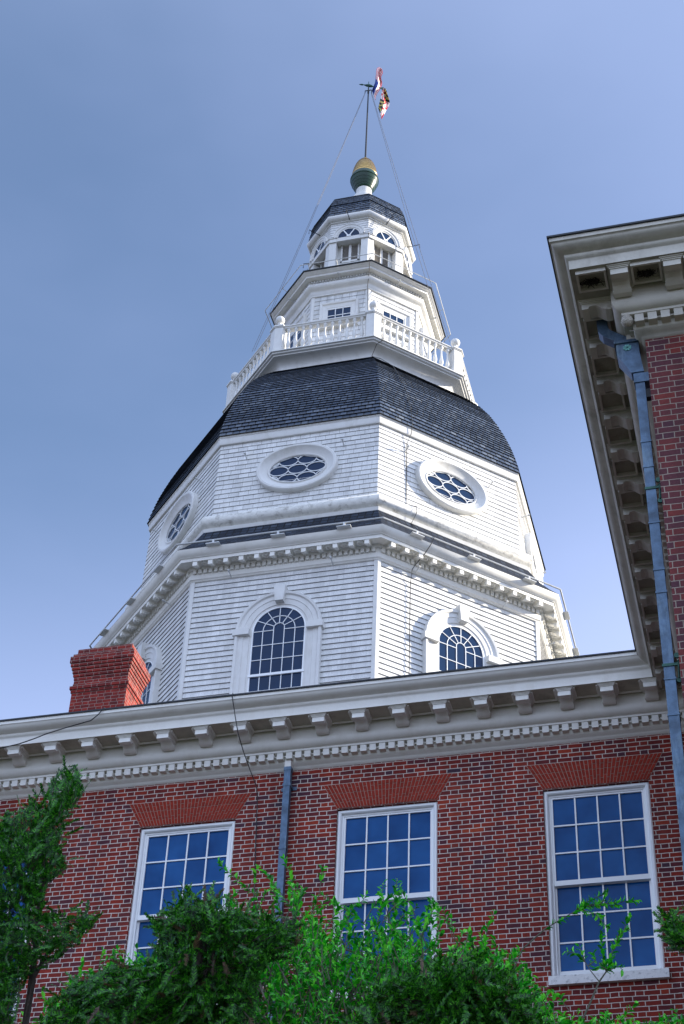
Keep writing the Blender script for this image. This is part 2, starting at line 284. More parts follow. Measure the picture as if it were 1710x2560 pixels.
# ================================================================== MAIN BRICK BUILDING
XW=9.45; YF=-8.24; XL=-9.0; XR=34.0; ZB=15.012; ZT=15.90
PROF=[(0,15.0),(.03,15.02),(.036,15.035),(.06,15.05),(.095,15.075),(.11,15.096),(.11,15.216),(.215,15.216),(.22,15.248),(.245,15.253),(.285,15.285),(.305,15.32),(.31,15.352),(.31,15.55),(.71,15.55),(.71,15.67),(.715,15.69),(.735,15.70),(.75,15.728),(.75,15.745),(.765,15.755),(.80,15.762),(.845,15.785),(.87,15.82),(.88,15.84),(.893,15.845),(.893,15.90)]
GUT=[(.893,15.90),(.915,15.90),(.915,15.925),(.3,15.96)]
def sweep(path,prof,seg,ends=(False,False)):     # path in plan (x,y); outward is to the right of travel
    mb=MB(); n=len(path); nor=[]
    for i in range(n-1):
        d=Vector((path[i+1][0]-path[i][0],path[i+1][1]-path[i][1])).normalized(); nor.append(Vector((d.y,-d.x)))
    off=[]
    for i in range(n):
        if i==0: o=nor[0]
        elif i==n-1: o=nor[-1]
        else: a,b=nor[i-1],nor[i]; o=(a+b)/(1+a.dot(b))
        off.append(o)
    for i in seg:
        l=0
        for k in range(len(prof)-1):
            (d0,z0),(d1,z1)=prof[k],prof[k+1]; dl=math.hypot(d1-d0,z1-z0)
            P=lambda j,d,z:Vector((path[j][0]+off[j].x*d,path[j][1]+off[j].y*d,z))
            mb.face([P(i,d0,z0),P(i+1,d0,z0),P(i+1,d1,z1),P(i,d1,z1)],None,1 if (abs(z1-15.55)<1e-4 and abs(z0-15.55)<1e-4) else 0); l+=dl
    return mb
PATH=[(XL,0),(XW,0),(XW,YF),(XR,YF)]
bld=empty('brick_building',(0.5,3,0),'long red brick building with white bracketed cornice below the tower','building')
wing=empty('building_wing',(13,-4,0),'projecting red brick wing with cream cornice at the right edge','building')
WC=[-1.71,1.444,4.600,7.730]; OW=.774; OT=14.248; OB=11.33
mb=MB()
xs=[XL]+[v for c in WC for v in (c-OW,c+OW)]+[XW]
for i in range(0,len(xs),2): mb.face([(xs[i],0,0),(xs[i+1],0,0),(xs[i+1],0,15.1),(xs[i],0,15.1)])
for c in WC:
    a,b=c-OW,c+OW
    mb.face([(a,0,OT),(b,0,OT),(b,0,15.1),(a,0,15.1)]); mb.face([(a,0,0),(b,0,0),(b,0,OB),(a,0,OB)])
    for x in (a,b): mb.face([(x,0,OB),(x,.3,OB),(x,.3,OT),(x,0,OT)])
    mb.face([(a,0,OT),(b,0,OT),(b,.3,OT),(a,.3,OT)]); mb.face([(a,.3,OB),(b,.3,OB),(b,.3,OT),(a,.3,OT)])
mb.face([(XL,0,0),(XL,14,0),(XL,14,15.1),(XL,0,15.1)])
mb.build('wall',M_BRICK,bld)
# flat brick arches (each voussoir its own brick in one mesh)
def arch(c):
    b=MB(); z0,z1=14.262,14.683; n=33; w0,w1=.772,1.005
    b.prism([(-w0-.004,z0),(-w1-.004,z1),(w1+.004,z1),(w0+.004,z0)],-.003,.0,Matrix.Translation((c,0,0)),1)
    for i in range(n):
        a0=(i/n)*2-1+.006; a1=((i+1)/n)*2-1-.006
        cuts=[0,.36,.62,1] if i%2 else [0,.24,.60,.82,1]
        for k in range(len(cuts)-1):
            t0,t1=cuts[k]+.012,cuts[k+1]-.012
            if t1-t0<.05: continue
            xa=lambda a,t:c+a*(w0+(w1-w0)*t); zz=lambda t:z0+(z1-z0)*t
            q=[(xa(a0,t0),zz(t0)),(xa(a1,t0),zz(t0)),(xa(a1,t1),zz(t1)),(xa(a0,t1),zz(t1))]
            b.face([(p[0],-.009,p[1]) for p in q])
            for e in range(4):
                p,r_=q[e],q[(e+1)%4]; b.face([(p[0],-.009,p[1]),(p[0],-.002,p[1]),(r_[0],-.002,r_[1]),(r_[0],-.009,r_[1])])
    return b
a0=arch(WC[0]).build('flat_arch',[M_RUB,M_MORT],bld,org=(WC[0],0,14.3))
for c in WC[1:]: dup(a0,(c-WC[0],0,0))
# windows
def window(c):
    org=(c,0,12.8); w=MB()
    # outer frame with moulded inner edge
    o=.772
    fr=MB()
    path=[(-o,11.33,-1,0),(-o,14.245,-1,1),(o,14.245,1,1),(o,11.33,1,0)]
    path=[(c+p[0],p[1],p[2],p[3]) for p in path]
    fr.molding(path,[(0,.10),(0,.045),(-.018,.030),(-.045,.030),(-.062,.046),(-.066,.07),(-.078,.075),(-.092,.075),(-.092,.17)])
    f=fr.build('window',M_SASH,bld,org=org)
    gx0,gx1=c-.65,c+.65
    def sash(z0,z1,y,bot,top):
        s=MB(); X0,X1=gx0-.045,gx1+.045
        s.box(X0,gx0,y,y+.04,z0-bot,z1+top); s.box(gx1,X1,y,y+.04,z0-bot,z1+top); s.box(gx0,gx1,y,y+.04,z1,z1+top); s.box(gx0,gx1,y-.006,y+.04,z0-bot,z0)
        for k in (1,2,3): x=gx0+1.3*k/4; s.box(x-.011,x+.011,y+.006,y+.036,z0,z1)
        h=(z1-z0)/3
        for k in (1,2): s.box(gx0,gx1,y+.008,y+.034,z0+h*k-.011,z0+h*k+.011)
        return s
    sash(12.81,14.125,.085,.075,.045).build('sash',M_SASH,f); sash(11.47,12.73,.128,.08,.04).build('sash',M_SASH,f)
    p=MB(); gr=random.Random(5)
    for z0,z1,y in ((12.81,14.125,.110),(11.47,12.73,.152)):
        for i_ in range(4):
            for j_ in range(3):
                xa,xb=gx0+1.3*i_/4,gx0+1.3*(i_+1)/4; za,zb=z0+(z1-z0)*j_/3,z0+(z1-z0)*(j_+1)/3; t=[gr.uniform(-.0035,.0035) for _ in range(3)]
                p.face([(xa,y+t[0],za),(xb,y+t[1],za),(xb,y+t[1]+t[2],zb),(xa,y+t[0]+t[2],zb)])
    p.build('pane',M_GLASS,f,merge=False)
    s=MB(); s.box(c-.80,c+.825,-.07,.16,11.205,11.33); s.build('sill',M_SILL,f)
    return f
w0=window(WC[0])
for c in WC[1:]: dup_tree(w0,(c-WC[0],0,0))
# cornice
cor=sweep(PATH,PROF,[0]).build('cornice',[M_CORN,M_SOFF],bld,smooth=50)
sweep(PATH,GUT,[0]).build('gutter_edge',M_DARKEDGE,bld)
def modillion():    # local: projects along -y from y=-.31, top z=15.55, centred on x=0
    m_=MB(); w=.095
    prof=[(-.31,15.55),(-.65,15.55),(-.65,15.431),(-.575,15.431),(-.572,15.462),(-.53,15.474),(-.49,15.470),(-.455,15.445),(-.425,15.412),(-.39,15.388),(-.35,15.378),(-.325,15.385),(-.31,15.41)]
    Mx=Matrix(((0,1,0,0),(1,0,0,0),(0,0,1,0),(0,0,0,1)))
    m_.prism(prof,-w,w,Mx)
    for k,(e,z0,z1) in enumerate(((.038,15.538,15.552),(.024,15.524,15.538),(.012,15.510,15.524))): m_.box(-w-e,w+e,-.65-e,-.312,z0,z1)
    for s in (-1,1):
        for rr,t in ((.040,.006),(.022,.011)):
            C=Vector((s*w,-.372,15.425)); pts=[(C.x+s*t,C.y+rr*math.cos(a*PI/6),C.z+rr*math.sin(a*PI/6)) for a in range(12)]
            m_.face(pts); 
            for a in range(12):
                p,q=pts[a],pts[(a+1)%12]; m_.face([p,q,(C.x,q[1],q[2]),(C.x,p[1],p[2])])
    return m_
def dentil(): return MB().box(-.049,.049,-.205,-.108,15.106,15.214)
MS=.63; mx0=-1.49+.095
m0=modillion().build('modillion',M_CORN,cor,org=(0,0,15)); m0.location=(mx0-ORG[bld.name].x,-ORG[bld.name].y,15-0)
base=Vector(m0.location); c0=ORG[bld.name]
for i in range(-4,17):
    if i and mx0+i*MS<XW-.75: dup(m0,(i*MS,0,0))
d0=dentil().build('dentil',M_CORN,cor,org=(0,0,15)); DS=.1478; dx0=5.291
d0.location=Vector((dx0,0,15))-c0
for i in range(-60,40):
    x=dx0+i*DS
    if i and -2.9<x<XW-.25: dup(d0,(i*DS,0,0))
# soffit coffer ribs and the thin dentil bar
s=MB()
for i in range(-5,17):
    x=mx0+i*MS
    if x<XW-.5: s.box(x+.16,x+MS-.16,-.40,-.375,15.528,15.552); s.box(x+.135,x+.16,-.66,-.375,15.528,15.552); s.box(x+MS-.16,x+MS-.135,-.66,-.375,15.528,15.552)
s.box(-9,XW-.2,-.158,-.112,15.165,15.185); s.build('soffit_moulding',M_CORN,cor)
# rust stains on one bracket
# roof
rf=MB(); rf.face([(XL,-.9,15.905),(XW+6,-.9,15.905),(XW+6,9,19.0),(XL,9,19.0)]); rf.face([(XL,9,19.0),(XW+6,9,19.0),(XW+6,22,19.0),(XL,22,19.0)])
roof=rf.build('roof',M_SLATE,bld)
# chimney
ch=MB(); CX0,CX1,CY0,CY1=-2.955,-1.785,4.2,4.98
def ring(z0,z1,e,e2=None): ch.box(CX0-e,CX1+e,CY0-e,CY1+e,z0,z1)
h=.0738; z=17.2
ring(17.2,19.86,.0); ring(19.86,19.86+h,.018); ring(19.86+h,19.86+2*h,.042); ring(19.86+2*h,20.08,.0)
z=20.08; ring(z,z+1.2*h,-.008)
z=20.17
for e,k in ((0,1),(.018,1),(.036,1),(.056,1),(.078,1),(.098,2)): ring(z,z+k*h,e); z+=k*h
ring(z,z+h,.06); ring(z+h,z+3*h,.0)
ch.build('chimney',M_BRICK_CH,bld)
# small downspout on the main wall
dn=MB(); dn.box(2.997,3.100,-.155,-.062,4.0,14.99); dn.box(2.990,3.107,-.162,-.055,13.58,13.62); dn.box(2.990,3.107,-.162,-.055,14.93,14.99)
dsp=dn.build('downspout',M_LEAD,bld)
MB().box(3.0,3.098,-.158,-.06,14.99,15.1).build('spout_outlet',M_CORN,dsp)
b_=MB(); b_.box(2.925,3.172,-.012,-.002,14.648,14.704); b_.box(2.985,3.112,-.160,-.01,14.655,14.697); b_.build('bracket',M_LEAD,dsp)
# rust streaks: corroded bracket patches
r_=MB()
for (x,y,z,w,h_) in ((1.755-.09,-.652,15.437,.17,.012),(1.84,-.45,15.44,.012,.05)): r_.box(x,x+w,y,y+.004,z-h_,z)
# ------------------------------------------------------------------ wing
mb=MB(); mb.face([(XW,0,0),(XW,YF,0),(XW,YF,15.1),(XW,0,15.1)]); mb.face([(XW,YF,0),(XR,YF,0),(XR,YF,15.1),(XW,YF,15.1)]); mb.face([(XR,YF,0),(XR,12,0),(XR,12,15.1),(XR,YF,15.1)])
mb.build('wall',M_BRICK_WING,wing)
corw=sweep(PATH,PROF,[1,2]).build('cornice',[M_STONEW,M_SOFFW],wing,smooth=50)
sweep(PATH,GUT,[1,2]).build('gutter_edge',M_DARKEDGE,wing)
rw=MB(); rw.face([(XW-.9,YF-.9,15.92),(XR,YF-.9,15.92),(XR,4,19),(14,4,19)]); rw.face([(XW-.9,YF-.9,15.92),(14,4,19),(14,9,19),(XW-.9,9,15.92)])
rw.build('roof',M_SLATE,wing)
cw=ORG[wing.name]
mw=modillion().build('modillion',M_STONEW,corw,org=(0,0,15)); mw.location=Vector((9.275,YF,15))-cw
for i in range(1,12): dup(mw,(i*.576,0,0))
WS=.622; ys=[-8.33+.0+i*WS for i in range(13)]
for yy in ys: 
    c=dup(mw,(0,0,0),rotz=-PI/2); c.location=Vector((XW,yy,15))-cw
dw=dentil().build('dentil',M_STONEW,corw,org=(0,0,15)); dw.location=Vector((9.421,YF,15))-cw
for i in range(1,38): dup(dw,(i*.1425,0,0))
for i in range(57):
    yy=YF+.14+i*.1425
    if yy<-.3: c=dup(dw,(0,0,0),rotz=-PI/2); c.location=Vector((XW,yy,15))-cw
s=MB()
def coffer(f):
    # a square of ribs in the soffit; f maps (along, out) to plan
    for a0,a1,o0,o1 in ((.125,.455,.375,.40),(.125,.455,.64,.665),(.125,.15,.40,.64),(.43,.455,.40,.64)):
        p=[f(a,o) for a in (a0,a1) for o in (o0,o1)]; X=[q[0] for q in p]; Yy=[q[1] for q in p]
        s.box(min(X),max(X),min(Yy),max(Yy),15.50,15.552)
for i in range(12): coffer(lambda a,o,i=i:(9.275+i*.576+a,YF-o))
coffer(lambda a,o:(9.275-.60+a,YF-o))
for yy in ys: coffer(lambda a,o,yy=yy:(XW-o,yy+a+.02))
s.box(XW-.12,XR,YF-.158,YF-.112,15.165,15.185); s.box(XW-.158,XW-.112,YF,-.2,15.165,15.185)
s.build('soffit_moulding',M_STONEW,corw)
# carved ball hanging at the corner of the dentil course
pb=MB(); pb.lathe([(0,-.075),(.035,-.066),(.062,-.04),(.072,0),(.062,.04),(.035,.066),(0,.075)],(XW-.165,YF-.165,15.165),12); pb.build('corner_pinecone',mat('carved_stone',(.5,.47,.40),.8,noise=.3,nscale=60,bump=1,bscale=70),corw,smooth=True)
# wing downspout
dn=MB(); PX0,PX1=9.292,9.395; PY0,PY1=-8.14,-8.03
dn.box(PX0,PX1,PY0,PY1,3.0,14.62)
for zz in (13.6,13.25,12.5,11.9,11.62,10.6,10.2): dn.box(PX0-.007,PX1+.007,PY0-.007,PY1+.007,zz,zz+.02)
wd=dn.build('downspout',M_LEAD,wing)
hd=MB()
hx0,hx1,hy0,hy1=9.104,9.385,-8.19,-7.95
hd.box(hx0,hx1,hy0,hy1,15.06,15.10); hd.box(hx0+.02,hx1-.012,hy0+.02,hy1-.02,14.90,15.06)
T_=[(hx0+.02,hy0+.02),(hx1-.012,hy0+.02),(hx1-.012,hy1-.02),(hx0+.02,hy1-.02)]; B_=[(9.262,-8.155),(9.40,-8.155),(9.40,-8.02),(9.262,-8.02)]
for i in range(4):
    j=(i+1)%4; hd.face([(B_[i][0],B_[i][1],14.62),(B_[j][0],B_[j][1],14.62),(T_[j][0],T_[j][1],14.90),(T_[i][0],T_[i][1],14.90)])
hd.face([(p[0],p[1],14.62) for p in B_])
rh=hd.build('rainwater_head',M_LEAD,wd)
ro=MB(); C=Vector((9.245,hy0+.016,14.985))
for k in range(16):
    a=2*PI*k/16; r1=.018+.018*(k%2); ro.box(-.009,.009,-.008,.0,-.009,.009,Matrix.Translation(C+Vector((r1*math.cos(a),0,r1*math.sin(a))))@Matrix.Rotation(a,4,'Y'))
ro.build('rosette',mat('verdigris',(.16,.42,.38),.6,noise=.3,nscale=40),rh)
def strip(pts,w,hh,name,par):   # rectangular duct along points lying in a plane of constant y
    e=MB(); P=[Vector(p) for p in pts]; n=Vector((0,1,0)); rings=[]
    for i,p in enumerate(P):
        d0=(P[i]-P[i-1]).normalized() if i else (P[1]-P[0]).normalized(); d1=(P[i+1]-P[i]).normalized() if i<len(P)-1 else d0
        d=(d0+d1).normalized(); t=d.cross(n).normalized()/max(.5,d.dot(d1)); rings.append([p+t*(w/2*a)+n*(hh/2*b) for a,b in ((-1,-1),(1,-1),(1,1),(-1,1))])
    for i in range(len(P)-1):
        for k in range(4): e.face([rings[i][k],rings[i][(k+1)%4],rings[i+1][(k+1)%4],rings[i+1][k]])
    e.face(rings[0]); e.face(rings[-1])
    return e.build(name,M_LEAD,par)
strip([(8.985,-8.07,15.56),(8.985,-8.07,15.45),(8.995,-8.07,15.36),(9.03,-8.07,15.30),(9.20,-8.07,15.16),(9.245,-8.07,15.09)],.115,.13,'elbow',wd)
MB().box(PX0-.012,XW,PY0-.012,PY1+.01,14.47,14.60).build('bracket',M_LEAD,wd); MB().box(PX1,XW,PY0+.02,PY1-.02,14.26,14.38).build('bracket',M_DKMETAL,wd)
for zz in (12.95,10.75):
    br=MB()
    br.box(PX0-.01,PX1+.05,PY0-.01,PY0+.005,zz,zz+.03)
    for k in (-.16,.12): br.tube([(XW-.02,PY0,zz+k),(XW-.02,PY0+.02,zz+k)],.03,8)
    br.tube([(PX1,PY0,zz+.015),(XW-.01,PY0,zz+.06),(XW-.02,PY0,zz-.14)],.012,6)
    br.build('bracket',M_BRONZE,wd)
# old birds' nests in two coffers
M_NEST=mat('nest_twigs',(.015,.013,.010),1,noise=.5,nscale=30)
def nest(c,label):
    b=MB()
    for k in range(150):
        p=Vector(c)+Vector((random.gauss(0,.05),random.gauss(0,.02),-abs(random.gauss(0,.012)))); d=Vector((random.uniform(-1,1),random.uniform(-1,1),random.uniform(-.5,.5))).normalized()*random.uniform(.015,.035)
        b.tube([p-d,p+d],.004,3,cap=False)
    tag(b.build('bird_nest',M_NEST,org=c,merge=False),label,'nest','nests in the wing soffit')
nest((8.96,YF-.50,15.53),'dark straggly nest in the corner coffer of the wing cornice')
nest((9.56,YF-.50,15.53),'dark straggly nest in the coffer between the two front brackets of the wing')
# ================================================================== TOWER
TX,TY=-0.2215,14.3230; TB=17.0
tow=empty('tower',(TX,TY,TB),'white octagonal wooden tower with dark slate domes rising behind the brick cornice','tower')
T0=Vector((TX,TY,0)); c8=math.cos(PI/8); s8=math.sin(PI/8)
def F(i,ap):     # frame of octagon side i: local x along the side, y outwards, z up; origin on the side's middle at height 0
    a=R(-90+45*i); n=Vector((math.cos(a),math.sin(a),0)); t=Vector((-n.y,n.x,0))
    M_=Matrix((t,n,Vector((0,0,1)))).transposed().to_4x4(); M_.translation=T0+n*ap; return M_
def octa(prof,mb=None,sides=range(8),mi=0,course=None):   # prof (circumradius,z); course: height of one lapped course in the texture
    mb=mb or MB(); l=0; L_=[0]
    for k in range(len(prof)-1):
        dz=prof[k+1][1]-prof[k][1]
        l+=(course if abs(dz)>1e-4 else 0) if course else math.hypot((prof[k+1][0]-prof[k][0])*c8,dz); L_.append(l)
    if course: L_=[x-prof[0][1]+course*100-course*.0 for x in L_]
    for i in sides:
        for k in range(len(prof)-1):
            (r0,z0),(r1,z1)=prof[k],prof[k+1]
            M0=F(i,r0*c8); M1=F(i,r1*c8); h0=r0*s8; h1=r1*s8; U=i*7.31
            mb.face([M0@Vector((-h0,0,z0)),M0@Vector((h0,0,z0)),M1@Vector((h1,0,z1)),M1@Vector((-h1,0,z1))],[(U-h0,L_[k]+prof[0][1]),(U+h0,L_[k]+prof[0][1]),(U+h1,L_[k+1]+prof[0][1]),(U-h1,L_[k+1]+prof[0][1])],mi)
    return mb
def lapped(R0,z0,R1,z1,h,lap=.012):     # courses that each start proud of the one below; rises from (R0,z0) to (R1,z1) in a straight line
    out=[]; n=max(1,round((z1-z0)/h)); 
    for k in range(n):
        a,b=k/n,(k+1)/n
        out+=[(R0+(R1-R0)*a+lap,z0+(z1-z0)*a),(R0+(R1-R0)*b,z0+(z1-z0)*b)]
    return out
# ---- lower stage
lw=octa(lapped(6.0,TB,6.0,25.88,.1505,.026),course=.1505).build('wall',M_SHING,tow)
cb=MB()
for i in range(8):
    a=R(-90+22.5+45*i); d=Vector((math.cos(a),math.sin(a),0)); p=T0+d*6.0
    for s_ in (-1,1):
        M_=F(i if s_<0 else i+1,6.0*c8); hw=6.0*s8
        if s_<0: cb.box(hw-.075,hw+.0145,-.01,.036,TB,25.88,M_)
        else: cb.box(-hw-.012,-hw+.075,-.01,.036,TB,25.88,M_)
    cb.build('corner_board',M_WHITE,tow); cb=MB()
def mcirc(cx,cz,r,a0,a1,n): return [(cx+r*math.cos(R(a0+(a1-a0)*k/n)),cz+r*math.sin(R(a0+(a1-a0)*k/n)),math.cos(R(a0+(a1-a0)*k/n)),math.sin(R(a0+(a1-a0)*k/n))) for k in range(n+1)]
def arched(i,name='window'):
    M_=F(i,6.0*c8); sp=24.16; r=.645; zb=20.4
    w=MB(); y0=.02
    path=[(r,zb,1,0)]+mcirc(0,sp,r,0,180,24)+[(-r,zb,-1,0)]
    # broad moulded surround
    w.molding(path,[(.0,-.02),(.0,.07),(.055,.07),(.06,.09),(.19,.10),(.20,.115),(.30,.115),(.315,.13),(.33,.155),(.385,.165),(.395,.15),(.395,-.02)],M_)
    f=w.build(name,M_WHITE,tow,smooth=30)
    k=MB(); k.prism([(-.10,24.885),(.10,24.885),(.145,25.32),(-.145,25.32)],-.02,.235,M_)
    k.build('keystone',M_WHITE,f)
    for s_ in (-1,1):
        q=MB(); a,b=sorted((s_*.69,s_*1.085)); q.box(a,b,-.02,.20,24.045,24.21,M_); q.build('impost',M_WHITE,f)
    s=MB(); bw=.008
    # sash bars
    for x in (-.387,-.129,.129,.387): 
        top=sp if abs(x)>.2 else sp+.06
        s.box(x-bw,x+bw,.045,.065,zb,top,M_)
    z=22.97
    rows=[22.97+.40*k for k in (1,2,3)]+[22.97-.07-.40*k for k in (1,2,3,4,5)]
    rows=[23.36,23.76,24.16,22.51,22.11,21.71,21.31]
    for z in rows: 
        if z>24: s.box(-r,-.129,.045,.063,z-bw,z+bw,M_); s.box(.129,r,.045,.063,z-bw,z+bw,M_)
        else: s.box(-r,r,.045,.063,z-bw,z+bw,M_)
    s.box(-r-.02,r+.02,.045,.085,22.90,22.965,M_)
    for rr in (.129,.387): s.ribbon([(p[0]+p[2]*bw,p[1]+p[3]*bw) for p in mcirc(0,sp+(.06 if rr<.2 else 0),rr,0,180,20)],[(p[0]-p[2]*bw,p[1]-p[3]*bw) for p in mcirc(0,sp+(.06 if rr<.2 else 0),rr,0,180,20)],.04,.063,M_)
    for a in (30,60,90,120,150):
        ca,sa=math.cos(R(a)),math.sin(R(a)); p0=Vector((.129*ca,0,sp+.129*sa+.04)); p1=Vector((r*ca,0,sp+r*sa)); t=Vector((-sa,0,ca))*bw
        q=[p0-t,p1-t,p1+t,p0+t]; s.prism([(v.x,v.z) for v in q],.04,.063,M_)
    s.ribbon([(p[0]+p[2]*0,p[1]+p[3]*0) for p in path],[(p[0]-p[2]*.03,p[1]-p[3]*.03) for p in path],.03,.07,M_)
    s.build('sash',M_SASH,f)
    gl=MB(); gl.face([M_@Vector((x,.047,z)) for x,z in [(r,zb)]+[(p[0],p[1]) for p in mcirc(0,sp,r,0,180,24)]+[(-r,zb)]]); gl.build('pane',M_GLASST,f,merge=False)
for i in (-2,-1,0,1,2,3): arched(i)
# ---- lower cornice
lc=octa([(6.01,25.86),(6.05,25.87),(6.06,25.90),(6.09,25.915),(6.10,25.97),(6.11,26.03),(6.09,26.045),(6.09,26.17),(6.15,26.17),(6.16,26.19),(6.16,26.24),(6.45,26.24),(6.46,26.20),(6.47,26.195),(6.48,26.28),(6.51,26.285),(6.52,26.31),(6.55,26.32),(6.58,26.36),(6.62,26.41),(6.63,26.45),(6.64,26.47)]).build('cornice',M_CORN,tow,smooth=50)
def on_octa(proto,i,ap,t,z=0):      # place a copy of a part modelled at side 0
    pass
def repeat_side(mk,name,material,parent,ap,positions,limit=100):
    p=mk().build(name,material,parent,org=(0,0,0),smooth=False); first=True; n=0
    rest=[]
    for (i,t) in positions:
        if n>=limit: rest.append((i,t)); continue
        o=p if first else p.copy()
        if not first: COL.objects.link(o); o.parent=parent
        first=False; n+=1
        M_=F(i,ap)@Matrix.Translation((t,0,0)); M_=Matrix.Translation(-Vector((TX,TY,TB)))@M_
        o.location=M_.translation; o.rotation_euler=(0,0,R(-180+45*i))
    if rest:
        b=MB(); src=mk()
        for (i,t) in rest:
            M_=F(i,ap)@Matrix.Translation((t,0,0))
            for f,mi in zip(src.f,src.mi): b.face([M_@src.v[k] for k in f])
        tag(b.build(name,material,parent),None,None,kind='stuff')
order=(0,1,-1,2,-2,3,-3,4)
dpos=[(i,(k-16.5)*.1345) for i in order for k in range(34)]
repeat_side(lambda:MB().box(-.042,.042,-.02,.062,26.05,26.160),'dentil',M_CORN,lc,6.09*c8,dpos)
def smod():
    m_=MB(); Mx=Matrix(((0,1,0,0),(1,0,0,0),(0,0,1,0),(0,0,0,1)))
    m_.prism([(-.02,26.24),(.272,26.24),(.272,26.075),(.205,26.075),(.19,26.115),(.13,26.13),(.08,26.165),(-.02,26.185)],-.055,.055,Mx); m_.box(-.078,.078,-.01,.285,26.222,26.241); return m_
repeat_side(smod,'modillion',M_CORN,lc,6.16*c8,[(i,(k-5.5)*.3865) for i in order for k in range(12)])
repeat_side(lambda:MB().lathe([(.085,26.242),(.085,26.215),(.054,26.215),(.054,26.238),(0,26.238)],(0,0,0),12),'soffit_boss',M_CORN,lc,6.30*c8,[(i,(k-5)*.3865) for i in order for k in range(11)])
# pipe rail above the lower eave
def pipe_rail(Rr,z,r,name,step,support):
    b=MB(); 
    for i in range(8):
        a0,a1=R(-67.5+45*i),R(-67.5+45*(i+1)); b.tube([T0+Vector((Rr*math.cos(a0),Rr*math.sin(a0),z)),T0+Vector((Rr*math.cos(a1),Rr*math.sin(a1),z))],r,6)
    o=b.build(name,M_PIPE,tow); n=max(1,int(2*Rr*s8/step))
    def mk():
        q=MB(); support(q,Matrix.Translation((0,0,z))); return q
    repeat_side(mk,'rail_support',M_PIPE,o,Rr*c8,[(i,(k-(n-1)/2)*step) for i in order for k in range(n)])
def sup1(q,M_): q.box(-.025,.025,-.02,.02,-.12,.0,M_); q.box(-.17,.17,-.08,.07,-.14,-.12,M_)
pipe_rail(6.70,26.60,.022,'snow_rail',1.62,sup1)
# ---- skirt roof, torus, upper stage
sk=[]
pts=[(6.64,26.475),(6.40,26.72),(6.12,27.05),(5.80,27.57)]
for k in range(len(pts)-1): sk+=lapped(pts[k][0],pts[k][1],pts[k+1][0],pts[k+1][1],.19,.014)
sk=octa(pts).build('skirt_roof',M_SKIRT,tow)
tor=[(5.80,27.66),(5.79,27.68)]+[(5.74+.19*math.cos(R(a)),27.88+.20*math.sin(R(a))) for a in (-70,-50,-30,-10,10,30,50,68,80)]+[(5.60,28.11),(5.575,28.2)]
octa(tor).build('torus_moulding',M_TORUS,tow,smooth=40)
octa([(5.74,27.54),(5.815,27.55),(5.825,27.58),(5.845,27.64),(5.80,27.67)]).build('white_fillet',M_WHITE,tow)
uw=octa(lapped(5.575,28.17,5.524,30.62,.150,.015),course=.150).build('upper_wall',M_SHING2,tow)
octa([(5.53,30.60),(5.585,30.605),(5.60,30.63),(5.60,30.80),(5.625,30.83),(5.625,30.88),(5.50,30.90)]).build('fascia',M_WHITE,tow,smooth=30)
def ell(a,b,n,cx=0,cz=29.42): return [(cx+a*math.cos(2*PI*k/n),cz+b*math.sin(2*PI*k/n)) for k in range(n)]
def oval(i):
    M_=F(i,5.545*c8)@Matrix.Translation((.03,0,0)); n=48; a,b=.735,.425
    path=[]
    for k in range(n):
        t=2*PI*k/n; nx,nz=math.cos(t)/a,math.sin(t)/b; l=math.hypot(nx,nz); path.append((a*math.cos(t),29.42+b*math.sin(t),nx/l,nz/l))
    w=MB().molding(path,[(0,-.03),(0,.07),(.03,.085),(.05,.06),(.07,.06),(.13,.10),(.19,.125),(.215,.15),(.25,.175),(.30,.175),(.325,.15),(.33,-.03)],M_,closed=True)
    f=w.build('oval_window',M_WHITE,tow,smooth=35)
    gl=MB(); gl.face([M_@Vector((x,.022,z)) for x,z in ell(a+.01,b+.01,n)]); gl.build('pane',M_GLASST,f,merge=False)
    s=MB(); bw=.0095
    def arc(cx,cz,ra,rb,t0,t1,m_=14):
        P=[(cx+ra*math.cos(R(t0+(t1-t0)*k/m_)),cz+rb*math.sin(R(t0+(t1-t0)*k/m_))) for k in range(m_+1)]
        P=[p for p in P if (p[0]/a)**2+((p[1]-29.42)/b)**2<1.03]
        if len(P)<2: return
        o=[];q=[]
        for k,p in enumerate(P):
            d=Vector((P[min(k+1,len(P)-1)][0]-P[max(k-1,0)][0],P[min(k+1,len(P)-1)][1]-P[max(k-1,0)][1])).normalized(); o.append((p[0]-d.y*bw,p[1]+d.x*bw)); q.append((p[0]+d.y*bw,p[1]-d.x*bw))
        s.ribbon(o,q,.015,.045,M_)
    for cx in (-.49,0,.49): arc(cx,29.42,.245,.145,0,360,28)
    for cx in (-.245,.245,-.735,.735):
        for cz in (1,-1): arc(cx,29.42+cz*.29,.245,.145,0,360,28)
    for cz in (1,-1): arc(-.49,29.42+cz*.58,.245,.16,0,360,24) ; arc(0,29.42+cz*.58,.245,.16,0,360,24); arc(.49,29.42+cz*.58,.245,.16,0,360,24)
    s.build('tracery',M_SASH,f)
for i in (-2,-1,0,1,2,3): oval(i)
# small lamp arms on both stages
def lamp_arm(): 
    b=MB(); b.tube([(0,0,0),(0,.20,.055)],.014,6); b.tube([(0,.17,.047),(0,.235,.065)],.028,8); return b
def arms(zs,ap,ts,sides,material,mk=lamp_arm):
    p=None
    for i in sides:
        for t in ts:
            if p is None: p=mk().build('lamp_arm',material,tow,org=(0,0,0)); o=p
            else: o=p.copy(); COL.objects.link(o); o.parent=tow
            M_=Matrix.Translation(-Vector((TX,TY,TB)))@F(i,ap)@Matrix.Translation((t,0,zs)); o.location=M_.translation; o.rotation_euler=(0,0,R(-180+45*i))
arms(30.0,5.54*c8,(-1.36,1.22),(-2,-1,0,1,2),M_PIPE); arms(25.86,6.06*c8,(-1.3,1.22),(-2,-1,0,1,2),M_PIPE)
